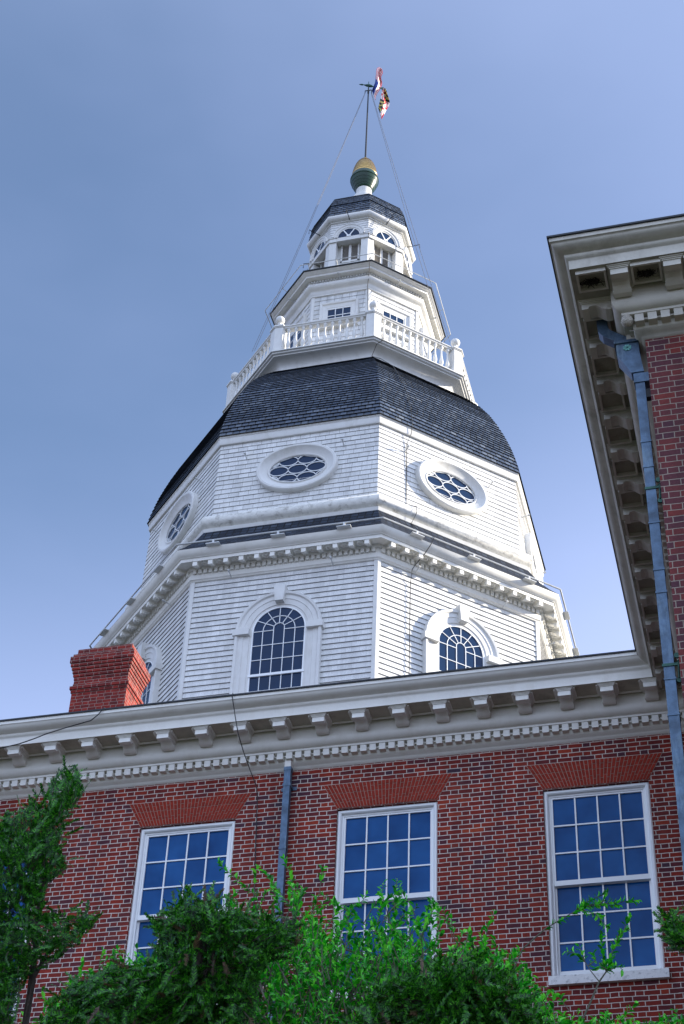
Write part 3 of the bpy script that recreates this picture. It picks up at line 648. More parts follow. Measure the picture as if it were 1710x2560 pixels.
# ---- bell roof
bp=[(5.64,30.86),(5.585,31.15),(5.51,31.45),(5.42,31.78),(5.30,32.13),(5.16,32.50),(4.97,32.94),(4.74,33.40),(4.45,33.86),(4.10,34.30),(3.75,34.68),(3.40,34.99)]
pr=[]
for k in range(len(bp)-1): pr+=lapped(bp[k][0],bp[k][1],bp[k+1][0],bp[k+1][1],.128,.030)
octa(pr,course=.138).build('bell_roof',M_SLATE,tow)
# ---- gallery
cove=[(3.44,34.93),(3.47,34.94),(3.47,34.99)]+[(3.47+.27*(1-math.cos(R(a))),34.99+.25*math.sin(R(a))) for a in (20,35,50,65,80,90)]+[(3.80,35.25),(3.81,35.28),(3.87,35.30),(3.88,35.345),(3.93,35.35),(3.93,35.385),(3.5,35.40),(2.2,35.42)]
octa(cove).build('gallery_floor',M_WHITE,tow,smooth=40)
bal=octa([(3.60,36.335),(3.79,36.335),(3.80,36.37),(3.83,36.39),(3.83,36.42),(3.81,36.44),(3.62,36.44),(3.59,36.42),(3.60,36.335)]).build('balustrade',M_WHITE,tow)
octa([(3.64,35.40),(3.81,35.40),(3.81,35.50),(3.64,35.50),(3.64,35.40)]).build('bottom_rail',M_WHITE,bal)
def post():   # at vertex, local frame: x radial direction is -y of F; modelled for vertex between side 0 and 1
    b=MB()
    def pent(r0,wd,z0,z1,M_=None):
        # block whose two outer faces follow the octagon sides
        P=[]
        a=R(-67.5); d=Vector((math.cos(a),math.sin(a),0)); v=d*r0
        t0=Vector((-1,0,0)); n1=R(-45); t1=Vector((-math.sin(n1),math.cos(n1),0))
        A=v+t0*wd; B=v; C_=v+t1*wd; D=C_-d*wd*.9; E_=A-d*wd*.9
        L_=[A,B,C_,D,E_]
        lo=[T0+p+Vector((0,0,z0)) for p in L_]; hi=[T0+p+Vector((0,0,z1)) for p in L_]
        for k in range(5): b.face([lo[k],lo[(k+1)%5],hi[(k+1)%5],hi[k]])
        b.face(lo[::-1]); b.face(hi)
    pent(3.85,.235,35.39,36.36); pent(3.87,.255,36.36,36.39); pent(3.89,.275,36.39,36.43); pent(3.88,.26,36.43,36.455)
    return b
a=R(-67.5); dv=Vector((math.cos(a),math.sin(a),0))
pp=post().build('post',M_WHITE,bal,org=T0)
bc=T0+dv*3.655
bl=MB().lathe([(.09,36.44),(.09,36.54),(.055,36.57),(.05,36.64),(.06,36.70)]+[(.138*math.cos(R(t)),36.83+.138*math.sin(R(t))) for t in range(-64,89,12)]+[(0,36.968)],bc,18).build('ball',M_WHITE,pp,smooth=True,org=T0)
bl.location=(0,0,0); pp.location=T0-Vector((TX,TY,TB))
for k in range(1,8):
    c=pp.copy(); COL.objects.link(c); c.rotation_euler=(0,0,R(45*k)); d=bl.copy(); COL.objects.link(d); d.parent=c
BP=[(.062,0),(.062,.03),(.045,.045),(.032,.06),(.036,.09),(.058,.17),(.062,.23),(.052,.31),(.034,.42),(.026,.53),(.024,.66),(.030,.69),(.026,.71),(.045,.74),(.058,.78),(.060,.82),(.045,.85),(.045,.865)]
repeat_side(lambda:MB().lathe([(r*1.02,35.50+z) for r,z in BP],(0,0,0),10),'baluster',M_WHITE,bal,3.72*c8,[(i,(k-5)*.2165) for i in order for k in range(11)])
for o in bal.children:
    if o.name.startswith('baluster'):
        for p in o.data.polygons: p.use_smooth=True
        break
# ---- upper drum
dr=octa(lapped(2.277,35.42,2.277,38.94,.188,.018),course=.188).build('drum_wall',masonry('drum_shingle',.46,.188,.5,.010,WR,(.22,.22,.21),rough=.55,bump=.35,warp=.003,random_shift=True,mortar_vert_only=True,spec=.4),tow)
cb=MB()
for i in range(8):
    hw=2.277*s8; cb=MB(); cb.box(hw-.07,hw+.012,-.01,.028,35.42,38.94,F(i,2.277*c8)); cb.box(-hw-.012,-hw+.07,-.01,.028,35.42,38.94,F(i+1,2.277*c8)); cb.build('corner_board',M_WHITE,tow)
octa([(2.27,38.92),(2.33,38.93),(2.33,39.00),(2.35,39.02),(2.35,39.08),(2.37,39.12),(2.38,39.13),(2.40,39.15),(2.46,39.19),(2.50,39.25),(2.50,39.33),(2.46,39.37),(2.42,39.375),(2.42,39.50),(2.47,39.50),(2.50,39.51),(2.63,39.51),(2.64,39.57),(2.70,39.60),(2.73,39.64),(2.75,39.65),(2.76,39.67)]).build('drum_cornice',M_WHITE,tow,smooth=50)
b=MB()
for i in range(8):
    M_=F(i,2.42*c8)
    for k in range(21): t=(k-10)*.088; b.box(t-.023,t+.023,-.01,.045,39.425,39.49,M_)
tag(b.build('drum_dentil',M_WHITE,tow),None,None,kind='stuff')
er=MB(); octa([(2.76,39.665),(2.80,39.67),(2.80,39.705),(2.2,39.85),(1.5,40.05)],er); er.build('drum_roof',M_DARKEDGE,tow)
def sqwin(i):
    M_=F(i,2.277*c8); w=MB(); zt=38.29; zb=37.72; x=.35
    path=[(-x,zb,-1,-1),(-x,zt,-1,1),(x,zt,1,1),(x,zb,1,-1)]
    w.molding(path,[(0,-.02),(0,.045),(.03,.05),(.045,.06),(.06,.06),(.15,.075),(.18,.11),(.235,.12),(.245,-.02)],M_,closed=True)
    f=w.build('window',M_WHITE,tow)
    s=MB()
    for xx in (-.117,.117): s.box(xx-.010,xx+.010,.035,.05,zb,zt,M_)
    for z in (38.0,): s.box(-x,x,.035,.05,z-.011,z+.011,M_)
    s.box(-x,x,.035,.055,zt-.025,zt,M_)
    s.build('sash',M_SASH,f)
    gl=MB(); gl.face([M_@Vector(p) for p in ((-x,.037,zb),(x,.037,zb),(x,.037,zt),(-x,.037,zt))]); gl.build('pane',M_GLASST,f,merge=False)
for i in (-2,-1,0,1,2): sqwin(i)
def sup2(q,M_): q.tube([M_@Vector((0,0,0)),M_@Vector((0,-.33,-.13))],.011,5)
pipe_rail(2.95,39.80,.013,'drum_rail',3.0,sup2)
sp=MB()
for i in range(8):
    a_=R(-67.5+45*i); p=T0+Vector((2.62*math.cos(a_),2.62*math.sin(a_),39.7)); sp.tube([p,p+Vector((0,0,.24))],.008,5)
sp.build('spike',M_DKMETAL,tow)
arms(39.42,2.46*c8,(.0,),(-2,-1,0,1,2),M_PIPE)
# ---- lantern
AP=1.512; HW=1.637*s8
lan=MB()
for i in range(8):
    M_=F(i,AP)
    for a_,b_ in ((-HW,-.405),(.405,HW)):
        pv=[(a_,0),(b_,0),(b_,-.24),(a_,-.24)]
        if a_<0: pv[3]=(a_*(AP-.24)/AP,-.24)
        else: pv[2]=(b_*(AP-.24)/AP,-.24)
        lo=[M_@Vector((p[0],p[1],39.9)) for p in pv]; hi=[M_@Vector((p[0],p[1],41.97)) for p in pv]
        for k in range(4): lan.face([lo[k],lo[(k+1)%4],hi[(k+1)%4],hi[k]])
lan.build('lantern_pier',M_WHITE,tow)
octa([(1.30,42.02),(1.642,42.02),(1.642,42.09)],MB()).build('lantern_soffit',M_WHITE,tow)
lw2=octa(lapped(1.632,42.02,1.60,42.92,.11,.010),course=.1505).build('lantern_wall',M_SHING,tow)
octa([(1.637,39.85),(1.67,39.85),(1.67,40.90),(1.65,40.93),(1.60,40.94),(1.3,40.98)]).build('lantern_base',M_WHITE,tow)
core=octa([(1.365,40.9),(1.365,42.03)]).build('lantern_core',M_WHITE,tow)
def lwin(i):
    M_=F(i,AP); C_=F(i,1.365*c8)
    b=MB(); b.box(-HW,-.40,-.03,.045,41.965,42.11,M_); b.box(.40,HW,-.03,.045,41.965,42.11,M_); b.box(-HW-.02,-.42,-.03,.065,42.11,42.135,M_); b.box(.42,HW+.02,-.03,.065,42.11,42.135,M_)
    b.box(-.40,.40,-.03,.03,41.985,42.145,M_)
    f=b.build('fanlight_window',M_WHITE,tow)
    a_=MB(); a_.molding(mcirc(0,42.145,.35,0,180,20),[(0,-.02),(0,.04),(.04,.045),(.05,.06),(.12,.065),(.14,.085),(.175,.09),(.18,-.03)],M_); a_.build('arch',M_WHITE,f,smooth=30)
    gl=MB(); gl.face([M_@Vector((p[0],.022,p[1])) for p in mcirc(0,42.145,.35,0,180,20)]); gl.build('pane',M_GLASST,f,merge=False)
    s=MB()
    for an in (60,120):
        ca,sa=math.cos(R(an)),math.sin(R(an)); t=Vector((-sa,ca))*.018; p1=Vector((.35*ca,42.145+.35*sa)); p0=Vector((0,42.145)); s.prism([tuple(p0-t),tuple(p1-t),tuple(p1+t),tuple(p0+t)],.01,.04,M_)
    s.prism([(p[0],p[1]) for p in mcirc(0,42.145,.075,0,180,8)],.01,.045,M_); s.build('glazing_bar',M_SASH,f)
    sh=MB(); x0=.25
    for (q0,q1) in ((-x0,-.04),(.04,x0)):
        for k in range(19): z=41.30+k*.036; sh.face([C_@Vector((q0,.035,z)),C_@Vector((q1,.035,z)),C_@Vector((q1,.008,z+.034)),C_@Vector((q0,.008,z+.034))]); sh.face([C_@Vector((q0,.035,z)),C_@Vector((q1,.035,z)),C_@Vector((q1,.008,z)),C_@Vector((q0,.008,z))])
    sh.build('louvre',M_LOUV,f,merge=False)
    fr=MB(); fr.box(-.30,-x0,0,.05,41.2,42.03,C_); fr.box(x0,.30,0,.05,41.2,42.03,C_); fr.box(-.04,.04,0,.055,41.2,42.03,C_); fr.box(-.3,.3,0,.05,41.22,41.29,C_); fr.build('shutter_frame',M_WHITE,f)
for i in range(-3,5): lwin(i)
octa([(1.60,42.88),(1.66,42.89),(1.66,42.93),(1.69,42.93)]+[(1.675+.125*math.cos(R(t)),43.06+.125*math.sin(R(t))) for t in (-70,-40,-10,20,50,80)]+[(1.70,43.20)]).build('lantern_cornice',M_TORUS if False else M_WHITE,tow,smooth=45)
dm=[]
for (p,q) in (((1.745,43.17),(1.715,43.42)),((1.715,43.42),(1.655,43.72)),((1.68,43.74),(1.60,44.0)),((1.60,44.0),(1.50,44.20))): dm+=lapped(p[0],p[1],q[0],q[1],.10,.016)
octa(dm,course=.138).build('lantern_dome',M_SLATE,tow)
octa([(1.50,44.19),(1.53,44.20),(1.45,44.30),(1.30,44.42),(.9,44.62),(.4,44.72)]).build('dome_cap',M_DARKEDGE,tow)
octa([(1.66,42.94),(1.72,42.96)]).build('fillet',M_WHITE,tow) if False else None
def hook():
    b=MB(); b.tube([(0,0,0),(0,.42,.03),(0,.42,-.16)],.013,5); return b
arms(42.93,1.66*c8,(.0,),(-2,-1,0,1,2),M_DKMETAL,hook)
# finial
fz=MB().lathe([(.50,44.60),(.46,44.80),(.42,45.2),(.40,45.45),(.385,45.60),(.37,45.66),(.30,45.70),(.265,45.72),(.26,45.9),(.265,46.12)],(TX,TY,0),24)
fin=fz.build('finial',M_WHITE,tow,smooth=25)
prf=[(.235,46.04),(.30,46.12),(.325,46.19),(.335,46.193),(.385,46.31),(.393,46.313),(.432,46.42),(.44,46.423),(.462,46.53),(.470,46.56),(.488,46.58),(.488,46.64),(.470,46.68),(.455,46.76),(.440,46.80)]
MB().lathe(prf,(TX,TY,0),32).build('green_bowl',M_GREEN,fin,smooth=25)
gp=[(.44,46.79)]; ctl=[(46.80,.440),(46.95,.422),(47.15,.385),(47.28,.352),(47.40,.312),(47.52,.258),(47.60,.20),(47.66,.13)]
def rad(z):
    for (a,r0),(b,r1) in zip(ctl,ctl[1:]):
        if z<=b: return r0+(r1-r0)*(z-a)/(b-a)
    return .13
for k in range(10):
    z0=46.80+k*.086; gp+=[(rad(z0)+.006,z0+.008),(rad(z0+.07)+.002,z0+.072),(rad(z0+.086)-.006,z0+.084)]
gp+=[(.10,47.665),(.118,47.70),(.11,47.74),(.05,47.79),(.03,47.80)]
MB().lathe(gp,(TX,TY,0),32).build('gilded_acorn',M_GOLD,fin,smooth=20)
# ================================================================== MAST, VANE, FLAGS
TC=(TX,TY)
mast=MB().tube([(TX,TY,47.75),(TX,TY,51.75)],[.034,.022],8).build('mast',M_DKMETAL,org=(TX,TY,47.75),smooth=True)
tag(mast,'thin black mast with a weathervane standing on the gilded acorn finial','mast')
ORG[mast.name]=Vector((TX,TY,47.75))
b=MB(); vx=Vector((.965,.26,0)).normalized()
def vp(a,z,o=0): return Vector((TX,TY,0))+vx*a+Vector((0,0,z))+Vector((-vx.y,vx.x,0))*o
b.tube([vp(0,51.6),vp(0,52.10)],[.02,.012],6)
fish=[(-.35,51.93,.006),(-.27,51.92,.028),(-.21,51.915,.03),(-.18,51.91,.012),(-.14,51.90,.025),(-.06,51.88,.05),(.02,51.87,.058),(.09,51.85,.05),(.15,51.83,.025),(.20,51.81,.012),(.45,51.76,.010)]
b.tube([vp(a,z) for a,z,r in fish],[r for a,z,r in fish],8)
for s_ in (.008,-.008): b.face([vp(.38,51.78,s_),vp(.56,51.80,s_),vp(.52,51.74,s_),vp(.55,51.66,s_),vp(.46,51.69,s_)])
b.build('weathervane',M_BRONZE,mast)
b=MB(); b.tube([vp(-.11,51.56),vp(.0,51.59),(vp(.11,51.63))],.02,6); b.lathe([(.032,51.42),(.038,51.5),(.032,51.62)],(TX,TY,0),8)
for a_ in (-.115,.115): b.tube([vp(a_,51.56+(.03 if a_>0 else 0)),vp(a_,51.45)],.015,6)
b.build('crossbar',M_DKMETAL,mast)
M_ROPE=mat('grey_rope',(.16,.16,.17),.8)
ends=[((-.12,51.45),(-2.42,-2.72,36.42),'leftmost pale halyard line from the mast head down to the left gallery rail'),((-.10,51.45),(-2.34,-2.74,36.42),'inner halyard line of the left pair running beside the leftmost line'),((.10,51.45),(3.16,-1.86,36.45),'inner halyard line of the right pair, from mast head to gallery rail'),((.12,51.46),(3.30,-1.86,36.45),'outermost right halyard line, the one the two flags hang from')]
for (a_,z_),(ex,ey,ez),lb in ends:
    p0=vp(a_,z_); p1=Vector((TX+ex,TY+ey,ez)); pts=[]
    for k in range(13):
        t=k/12; p=p0.lerp(p1,t); p.z-=.25*4*t*(1-t)*.5; pts.append(p)
    tag(MB().tube(pts,.0075,5).build('halyard',M_ROPE,org=p0),lb,'rope','halyards from the mast head')
def cloth(name,left,right,nu,nv,colour,mats,label,yb,amp):
    def cr(P,t):
        x=t*(len(P)-1); i=min(int(x),len(P)-2); f=x-i
        p=[P[max(i-1,0)],P[i],P[i+1],P[min(i+2,len(P)-1)]]
        return tuple(.5*((2*p[1][k])+(-p[0][k]+p[2][k])*f+(2*p[0][k]-5*p[1][k]+4*p[2][k]-p[3][k])*f*f+(-p[0][k]+3*p[1][k]-3*p[2][k]+p[3][k])*f**3) for k in (0,1))
    b=MB(); G=[]
    for i in range(nu+1):
        row=[]
        for j in range(nv+1):
            a_,c=cr(left,i/nu),cr(right,i/nu); s_=j/nv; u=a_[0]+(c[0]-a_[0])*s_; v=a_[1]+(c[1]-a_[1])*s_
            row.append(at(u,v,yb+amp*math.sin(i/nu*7+s_*5)+amp*.6*math.sin(s_*9+2*i/nu)+.25*i/nu))
        G.append(row)
    for i in range(nu):
        for j in range(nv): b.face([G[i][j],G[i][j+1],G[i+1][j+1],G[i+1][j]],None,colour((i+.5)/nu,(j+.5)/nv))
    o=b.build(name,mats,smooth=60,org=G[0][0]); md=o.modifiers.new('thickness','SOLIDIFY'); md.thickness=.004
    return tag(o,label,'flag')
def fl(n,c): return mat(n,c,.8,noise=.03)
RED,WHI,BLU,BLK,YEL=fl('flag_red',(.62,.02,.03)),fl('flag_white',(.85,.83,.78)),fl('flag_blue',(.012,.04,.26)),fl('flag_black',(.012,.012,.012)),fl('flag_gold',(.72,.58,.16))
def us(u,v):
    if u<.40 and v<.54: return 2
    return 0 if int(v*13)%2==0 else 1
cloth('us_flag',[(930,226),(937,208),(939.5,190),(942,172),(949,168)],[(938.5,251),(941,238),(951,221),(955,208),(952.5,193),(957,181),(954,171)],24,13,us,[RED,WHI,BLU],'red and white striped flag with a blue canton streaming upwards at the mast head',TY-.02,.10)
def md_(u,v):
    q=(u<.5,v<.5); uu=(u%.5)*2; vv=(v%.5)*2
    if q[0]==q[1]:
        k=int(uu*6)%2; d=(uu-vv)>0
        return 3 if (k==0)!=d else 4
    arm=abs(uu-.5)<.13 or abs(vv-.5)<.13; knob=min(abs(uu-.5),abs(vv-.5))<.2 and max(abs(uu-.5),abs(vv-.5))>.33
    d=(uu<.5)!=(vv<.5)
    return (1 if d else 0) if (arm or knob) else (0 if d else 1)
cloth('state_flag',[(946,271),(949,255),(953,238),(957,220)],[(954,298),(966,275),(974,257),(969,237),(964,221)],36,24,md_,[RED,WHI,BLU,BLK,YEL],'black, gold, red and white quartered flag drooping lower right of the mast head',TY-.05,.12)
# ================================================================== CABLES
M_CAB=mat('black_cable',(.015,.016,.018),.6)
def cable(pts,r,label,name='cable'):
    return tag(MB().tube(pts,r,6).build(name,M_CAB,org=pts[0]),label,'cable')
cable([(2.30,-.5,16.03),(2.314,-.90,15.945),(2.318,-.925,15.88),(2.354,-.78,15.56),(2.384,-.68,15.34),(2.417,-.47,15.15),(2.45,-.17,14.98),(2.53,-.035,14.76),(2.553,-.025,14.55),(2.58,-.02,13.8),(2.62,-.02,12.9),(2.66,-.02,11),(2.70,-.02,6)],.008,'black cable dropping over the cornice and down the brick wall left of the small downspout')
cable([(.22,-.6,16.0),(.19,-.91,15.94),(.10,-.925,15.80),(0,-.925,15.715),(-.41,-.915,15.64),(-.77,-.87,15.59),(-.96,-.82,15.565),(-1.24,-.78,15.52),(-1.59,-.755,15.49),(-2.4,-.75,15.40),(-3.4,-.75,15.36)],.009,'thin cable sagging along the cornice in front of the chimney')
def fp(i,Rr,t,z,o=.02): return F(i,Rr*c8)@Vector((t,o,z))
cb_pts=[fp(1,1.70,-.60,40.9),fp(1,2.8,-1.14,39.75),fp(1,2.72,-1.12,39.55),fp(1,2.45,-.98,39.3),fp(1,2.33,-.95,39.0),fp(1,2.29,-.85,37.5),fp(1,2.29,-.84,35.5),fp(1,3.7,-1.33,35.5,.0),fp(1,3.93,-1.20,35.40),fp(1,3.93,-1.23,35.3),fp(1,3.75,-1.33,35.22),fp(1,3.47,-1.32,34.98),fp(1,3.75,-1.2,34.72,.04),fp(1,4.45,-1.18,33.92,.04),fp(1,4.97,-1.17,33.02,.04),fp(1,5.3,-1.17,32.2,.04),fp(1,5.51,-1.18,31.5,.04),fp(1,5.62,-1.2,30.95,.04),fp(1,5.62,-1.21,30.65),fp(1,5.55,-1.3,30.3),fp(1,5.56,-1.3,28.25),fp(1,5.95,-1.22,28.0),fp(1,5.97,-1.22,27.8),fp(1,5.83,-1.3,27.5),fp(1,6.4,-1.28,26.8,.04),fp(1,6.72,-1.15,26.62),fp(1,6.64,-1.2,26.42),fp(1,6.48,-1.28,26.2),fp(1,6.2,-1.36,26.02),fp(1,6.12,-1.42,25.88),fp(1,6.03,-1.42,25.5,.03),fp(1,6.03,-1.42,17.5,.03)]
cable(cb_pts,.010,'dark lightning conductor running down the right front face of the white tower','lightning_cable')

# ================================================================== TREES
def leafmat(name,c0,c1,c2,rough=.5,spec=.5,trans=.25):
    M=bpy.data.materials.new(name); M.use_nodes=True; nt=M.node_tree; L=nt.links.new; p=nt.nodes['Principled BSDF']; g=nt.nodes.new('ShaderNodeNewGeometry')
    r=nt.nodes.new('ShaderNodeValToRGB'); e=r.color_ramp.elements; e[0].color=c0+(1,); e[1].color=c2+(1,); k=e.new(.55); k.color=c1+(1,)
    L(g.outputs['Random Per Island'],r.inputs['Fac']); L(r.outputs[0],p.inputs['Base Color']); p.inputs['Roughness'].default_value=rough; p.inputs['Specular IOR Level'].default_value=spec
    t=nt.nodes.new('ShaderNodeBsdfTranslucent'); mx_=nt.nodes.new('ShaderNodeMixShader'); mx_.inputs[0].default_value=trans; sc=nt.nodes.new('ShaderNodeVectorMath'); sc.operation='SCALE'; sc.inputs['Scale'].default_value=1.6
    L(r.outputs[0],sc.inputs[0]); L(sc.outputs[0],t.inputs['Color']); L(p.outputs[0],mx_.inputs[1]); L(t.outputs[0],mx_.inputs[2]); L(mx_.outputs[0],nt.nodes['Material Output'].inputs['Surface'])
    return M
M_YEW=leafmat('yew_needles',(.002,.020,.002),(.006,.09,.003),(.08,.38,.012))
M_YEWD=leafmat('dead_needles',(.05,.03,.015),(.10,.06,.03),(.16,.10,.05))
M_HOL=leafmat('holly_leaves',(.004,.13,.006),(.022,.44,.012),(.20,.80,.05),rough=.32,spec=.6,trans=.3)
M_BARK=mat('bark',(.045,.032,.025),.9,noise=.4,nscale=20,bump=.6)
M_TWIG=mat('grey_twig',(.09,.085,.06),.8,noise=.3,nscale=20)
rnd=random.Random(11)
from mathutils import noise as mnoise
def rv(): 
    while 1:
        v=Vector((rnd.uniform(-1,1),rnd.uniform(-1,1),rnd.uniform(-1,1)))
        if .1<v.length<1: return v.normalized()
def inpoly(P,x,y):
    c=False; j=len(P)-1
    for i in range(len(P)):
        if (P[i][1]>y)!=(P[j][1]>y) and x<(P[j][0]-P[i][0])*(y-P[i][1])/(P[j][1]-P[i][1])+P[i][0]: c=not c
        j=i
    return c
def px(p):      # where a point stands as seen from the viewpoint
    d=p-CAM; w=d.dot(FW); return 855+FPX*d.dot(RT)/w,1280-FPX*d.dot(UP)/w
def yew_shoot(b,p,d,ln,mi=0):
    side=d.cross(rv()).normalized(); n=int(ln/.0075); nd=d.normalized(); w=.0055
    droop=Vector((0,0,-1))*ln*.25*rnd.random()
    for k in range(n):
        t=k/n; q=p+nd*ln*t+droop*t*t
        l=.030*(1-.55*t)*rnd.uniform(.8,1.15)
        for s_ in (-1,1):
            e=(side*s_*math.cos(.75)+nd*math.sin(.75)+rv()*.28).normalized()*l; o=nd*w
            b.v+=[q-o,q+o,q+e+o*.5,q+e-o*.5]; m_=len(b.v); b.f.append([m_-4,m_-3,m_-2,m_-1]); b.uv+=[(0,0)]*4; b.mi.append(mi)
def yew(label,poly,yc,dy,nsh,limbs,base,centre,group='yew trees in front of the brick wall',dead=0,up=.25):
    root=empty('yew_tree',base,label,'tree',group)
    b=MB(); xs_=[p[0] for p in poly]; ys_=[p[1] for p in poly]; stems=MB(); k=0; tries=0
    while k<nsh and tries<nsh*25:
        tries+=1; u,v=rnd.uniform(min(xs_),max(xs_)),rnd.uniform(min(ys_),max(ys_))
        if not inpoly(poly,u,v): continue
        p=at(u,v,yc+rnd.gauss(0,dy)); cc=at(centre[0],centre[1],yc); d=((p-cc).normalized()*.55+rv()*.75+Vector((0,0,up))).normalized(); ln=rnd.uniform(.09,.24)
        nv=mnoise.noise(p*3.1)+.5*mnoise.noise(p*7.3)
        if nv<-.12 and rnd.random()<.9: continue
        if not inpoly(poly,*px(p+d*ln)):
            if d.z<.15 or rnd.random()<.72: continue
            ln*=.75
        yew_shoot(b,p,d,ln,1 if rnd.random()<dead else 0); k+=1
        if k%4==0: stems.tube([p,p+(cc-p).normalized()*.12],[.0025,.004],3,cap=False)
    me=b.build('crown',[M_YEW,M_YEWD],root,merge=False)
    for pts in limbs:
        P=[at(u,v,yc+o) for u,v,o,r in pts]; stems.tube(P,[r for u,v,o,r in pts],7)
    st=Vector(base); top=at(limbs[0][0][0],limbs[0][0][1],yc+limbs[0][0][2]); r0=limbs[0][0][3]
    pts=[st.lerp(top,k/8)+Vector((.06*math.sin(k*1.7),.06*math.cos(k*2.1),0))*(1 if 0<k<8 else 0) for k in range(9)]
    stems.tube(pts,[r0*(2.2-1.2*k/8) for k in range(9)],9); stems.build('trunk',M_BARK,root,merge=False)
    return root
YA=[(-60,2080),(0,2060),(17,2025),(60,2005),(100,1990),(120,1965),(150,1915),(185,1905),(212,1965),(203,2016),(174,2045),(160,2095),(139,2126),(178,2150),(136,2199),(113,2219),(122,2262),(174,2277),(246,2268),(264,2278),(229,2314),(203,2358),(162,2387),(116,2416),(72,2430),(50,2490),(30,2600),(-80,2600)]
def bs(u,v,y): p=at(u,v,y); return (p.x,p.y,0)
yew('dark yew at the left edge with a pointed leaning top crossing the cornice',YA,-10.2,.22,1900,[[(55,2620,0,.035),(80,2450,.05,.03),(95,2300,0,.025),(105,2200,0,.022),(122,2110,0,.016),(150,2010,.05,.010),(185,1925,.1,.004)],[(80,2450,.05,.02),(120,2380,.1,.014),(190,2330,.1,.008),(245,2285,.1,.004)],[(20,2600,.1,.03),(0,2400,.2,.02),(-10,2200,.2,.014)]],bs(55,2620,-10.2),(60,2300))
YB=[(385,2345),(392,2276),(430,2262),(470,2238),(500,2255),(523,2243),(548,2276),(632,2282),(700,2300),(763,2325),(745,2365),(709,2380),(660,2420),(640,2480),(650,2600),(60,2600),(125,2490),(190,2455),(283,2412),(340,2420),(400,2400)]
yew('drooping yew bough with dark hollow centre in front of the second window from the left',YB,-11.2,.22,2800,[[(470,2640,0,.05),(480,2520,0,.03),(500,2400,0,.022),(490,2310,0,.014),(475,2260,0,.005)],[(490,2360,0,.016),(600,2310,0,.010),(740,2335,0,.004)],[(480,2520,0,.018),(350,2480,0,.012),(180,2500,0,.006)]],bs(470,2640,-11.2),(520,2420),dead=.05,up=.05)
YC=[(880,2600),(900,2505),(960,2450),(1060,2428),(1150,2398),(1220,2402),(1290,2452),(1340,2522),(1360,2600)]
yew('low yew crown at the bottom centre overlapping the bright holly',YC,-11.4,.2,1600,[[(1120,2680,0,.04),(1120,2540,0,.03),(1130,2450,0,.012)],[(1120,2560,0,.02),(1230,2480,0,.008)],[(1120,2560,0,.02),(980,2500,0,.008)]],bs(1120,2680,-11.4),(1120,2520),dead=.03)
YD=[(1655,2300),(1680,2285),(1740,2270),(1800,2300),(1800,2400),(1700,2370),(1680,2375),(1670,2340)]
yew('small yew spray reaching in at the right edge beside the third window',YD,-11.0,.12,260,[[(1850,2420,0,.03),(1780,2360,0,.015),(1700,2320,0,.006)],[(1780,2360,0,.01),(1730,2200,0,.006)]],bs(1850,2420,-11),(1800,2360))
# ---- holly
hb=MB(); hs=MB()
def leaf(p,d,n,L_):
    d=d.normalized(); s_=d.cross(n).normalized(); nn=s_.cross(d); w=L_*.24; f=.35*w
    A=p; B=p+d*L_*.35+s_*w+nn*f; C_=p+d*L_*.72+s_*w*.8+nn*f; D=p+d*L_-nn*L_*.12; E_=p+d*L_*.72-s_*w*.8+nn*f; G=p+d*L_*.35-s_*w+nn*f; m1=p+d*L_*.5
    k=len(hb.v); hb.v+=[A,B,C_,D,E_,G,m1]; hb.f+=[[k,k+1,k+6],[k+1,k+2,k+6],[k+2,k+3,k+6],[k+3,k+4,k+6],[k+4,k+5,k+6],[k+5,k,k+6]]; hb.uv+=[(0,0)]*18; hb.mi+=[0]*6
def leafy(pts,r0,r1,dens=.015,skip=0,L0=.060):
    hs.tube(pts,[r0+(r1-r0)*k/(len(pts)-1) for k in range(len(pts))],5,cap=False)
    for i in range(len(pts)-1):
        a,b_=pts[i],pts[i+1]; ax=(b_-a); n=max(1,int(ax.length/dens)); ax.normalize()
        for k in range(n):
            if rnd.random()<skip: continue
            p=a.lerp(b_,k/n); ph=rnd.uniform(0,2*PI); o=ax.cross(Vector((math.cos(ph),math.sin(ph),.3))).normalized()
            leaf(p,o*.8+ax*.75+rv()*.25,(ax-o*.5+rv()*.3),L0*rnd.uniform(.7,1.2))
def shoot(p,d,ln,skip=0):
    pts=[p]; q=p.copy(); dd=d.normalized()
    for k in range(4): dd=(dd+rv()*.22+Vector((0,0,.12))).normalized(); q=q+dd*ln/4; pts.append(q)
    leafy(pts,.004,.0018,skip=skip); hs.tube([p,p-d*.10+Vector((0,0,-.06))],[.004,.005],4,cap=False)
PRO=[(60,2600),(110,2500),(150,2440),(175,2418),(290,2368),(330,2345),(400,2350),(520,2290),(560,2240),(600,2215),(640,2205),(665,2188),(690,2205),(740,2192),(800,2200),(850,2260),(905,2250),(960,2212),(1000,2205),(1035,2250),(1100,2255),(1140,2320),(1204,2316),(1264,2340),(1300,2380),(1335,2408),(1360,2465),(1400,2500),(1470,2535),(1600,2560),(1700,2548),(1760,2600)]
hc=at(760,2700,-8.6); k=0
while k<2900:
    u,v=rnd.uniform(60,1760),rnd.uniform(2180,2660)
    if v<2600 and not inpoly(PRO,u,v): continue
    if v<2590 and not inpoly(PRO,u,v-(150 if 560<u<1150 else 90)) and rnd.random()<.80: continue
    p=at(u,v,-8.6+rnd.gauss(0,.42)); d=(Vector((rnd.uniform(-1,1),rnd.uniform(-1,.7),rnd.uniform(.1,1.1)))+ (p-hc).normalized()*.5).normalized(); ln=rnd.uniform(.10,.27)
    U_,V_=px(p+d*ln)
    if V_<2590 and not inpoly(PRO,U_,V_) and rnd.random()<.95: continue
    shoot(p,d,ln); k+=1
def limb(P,y,r0,r1,skip=0,dens=.015): leafy([at(u,v,y+o*.01) for u,v,o in P],r0,r1,dens,skip)
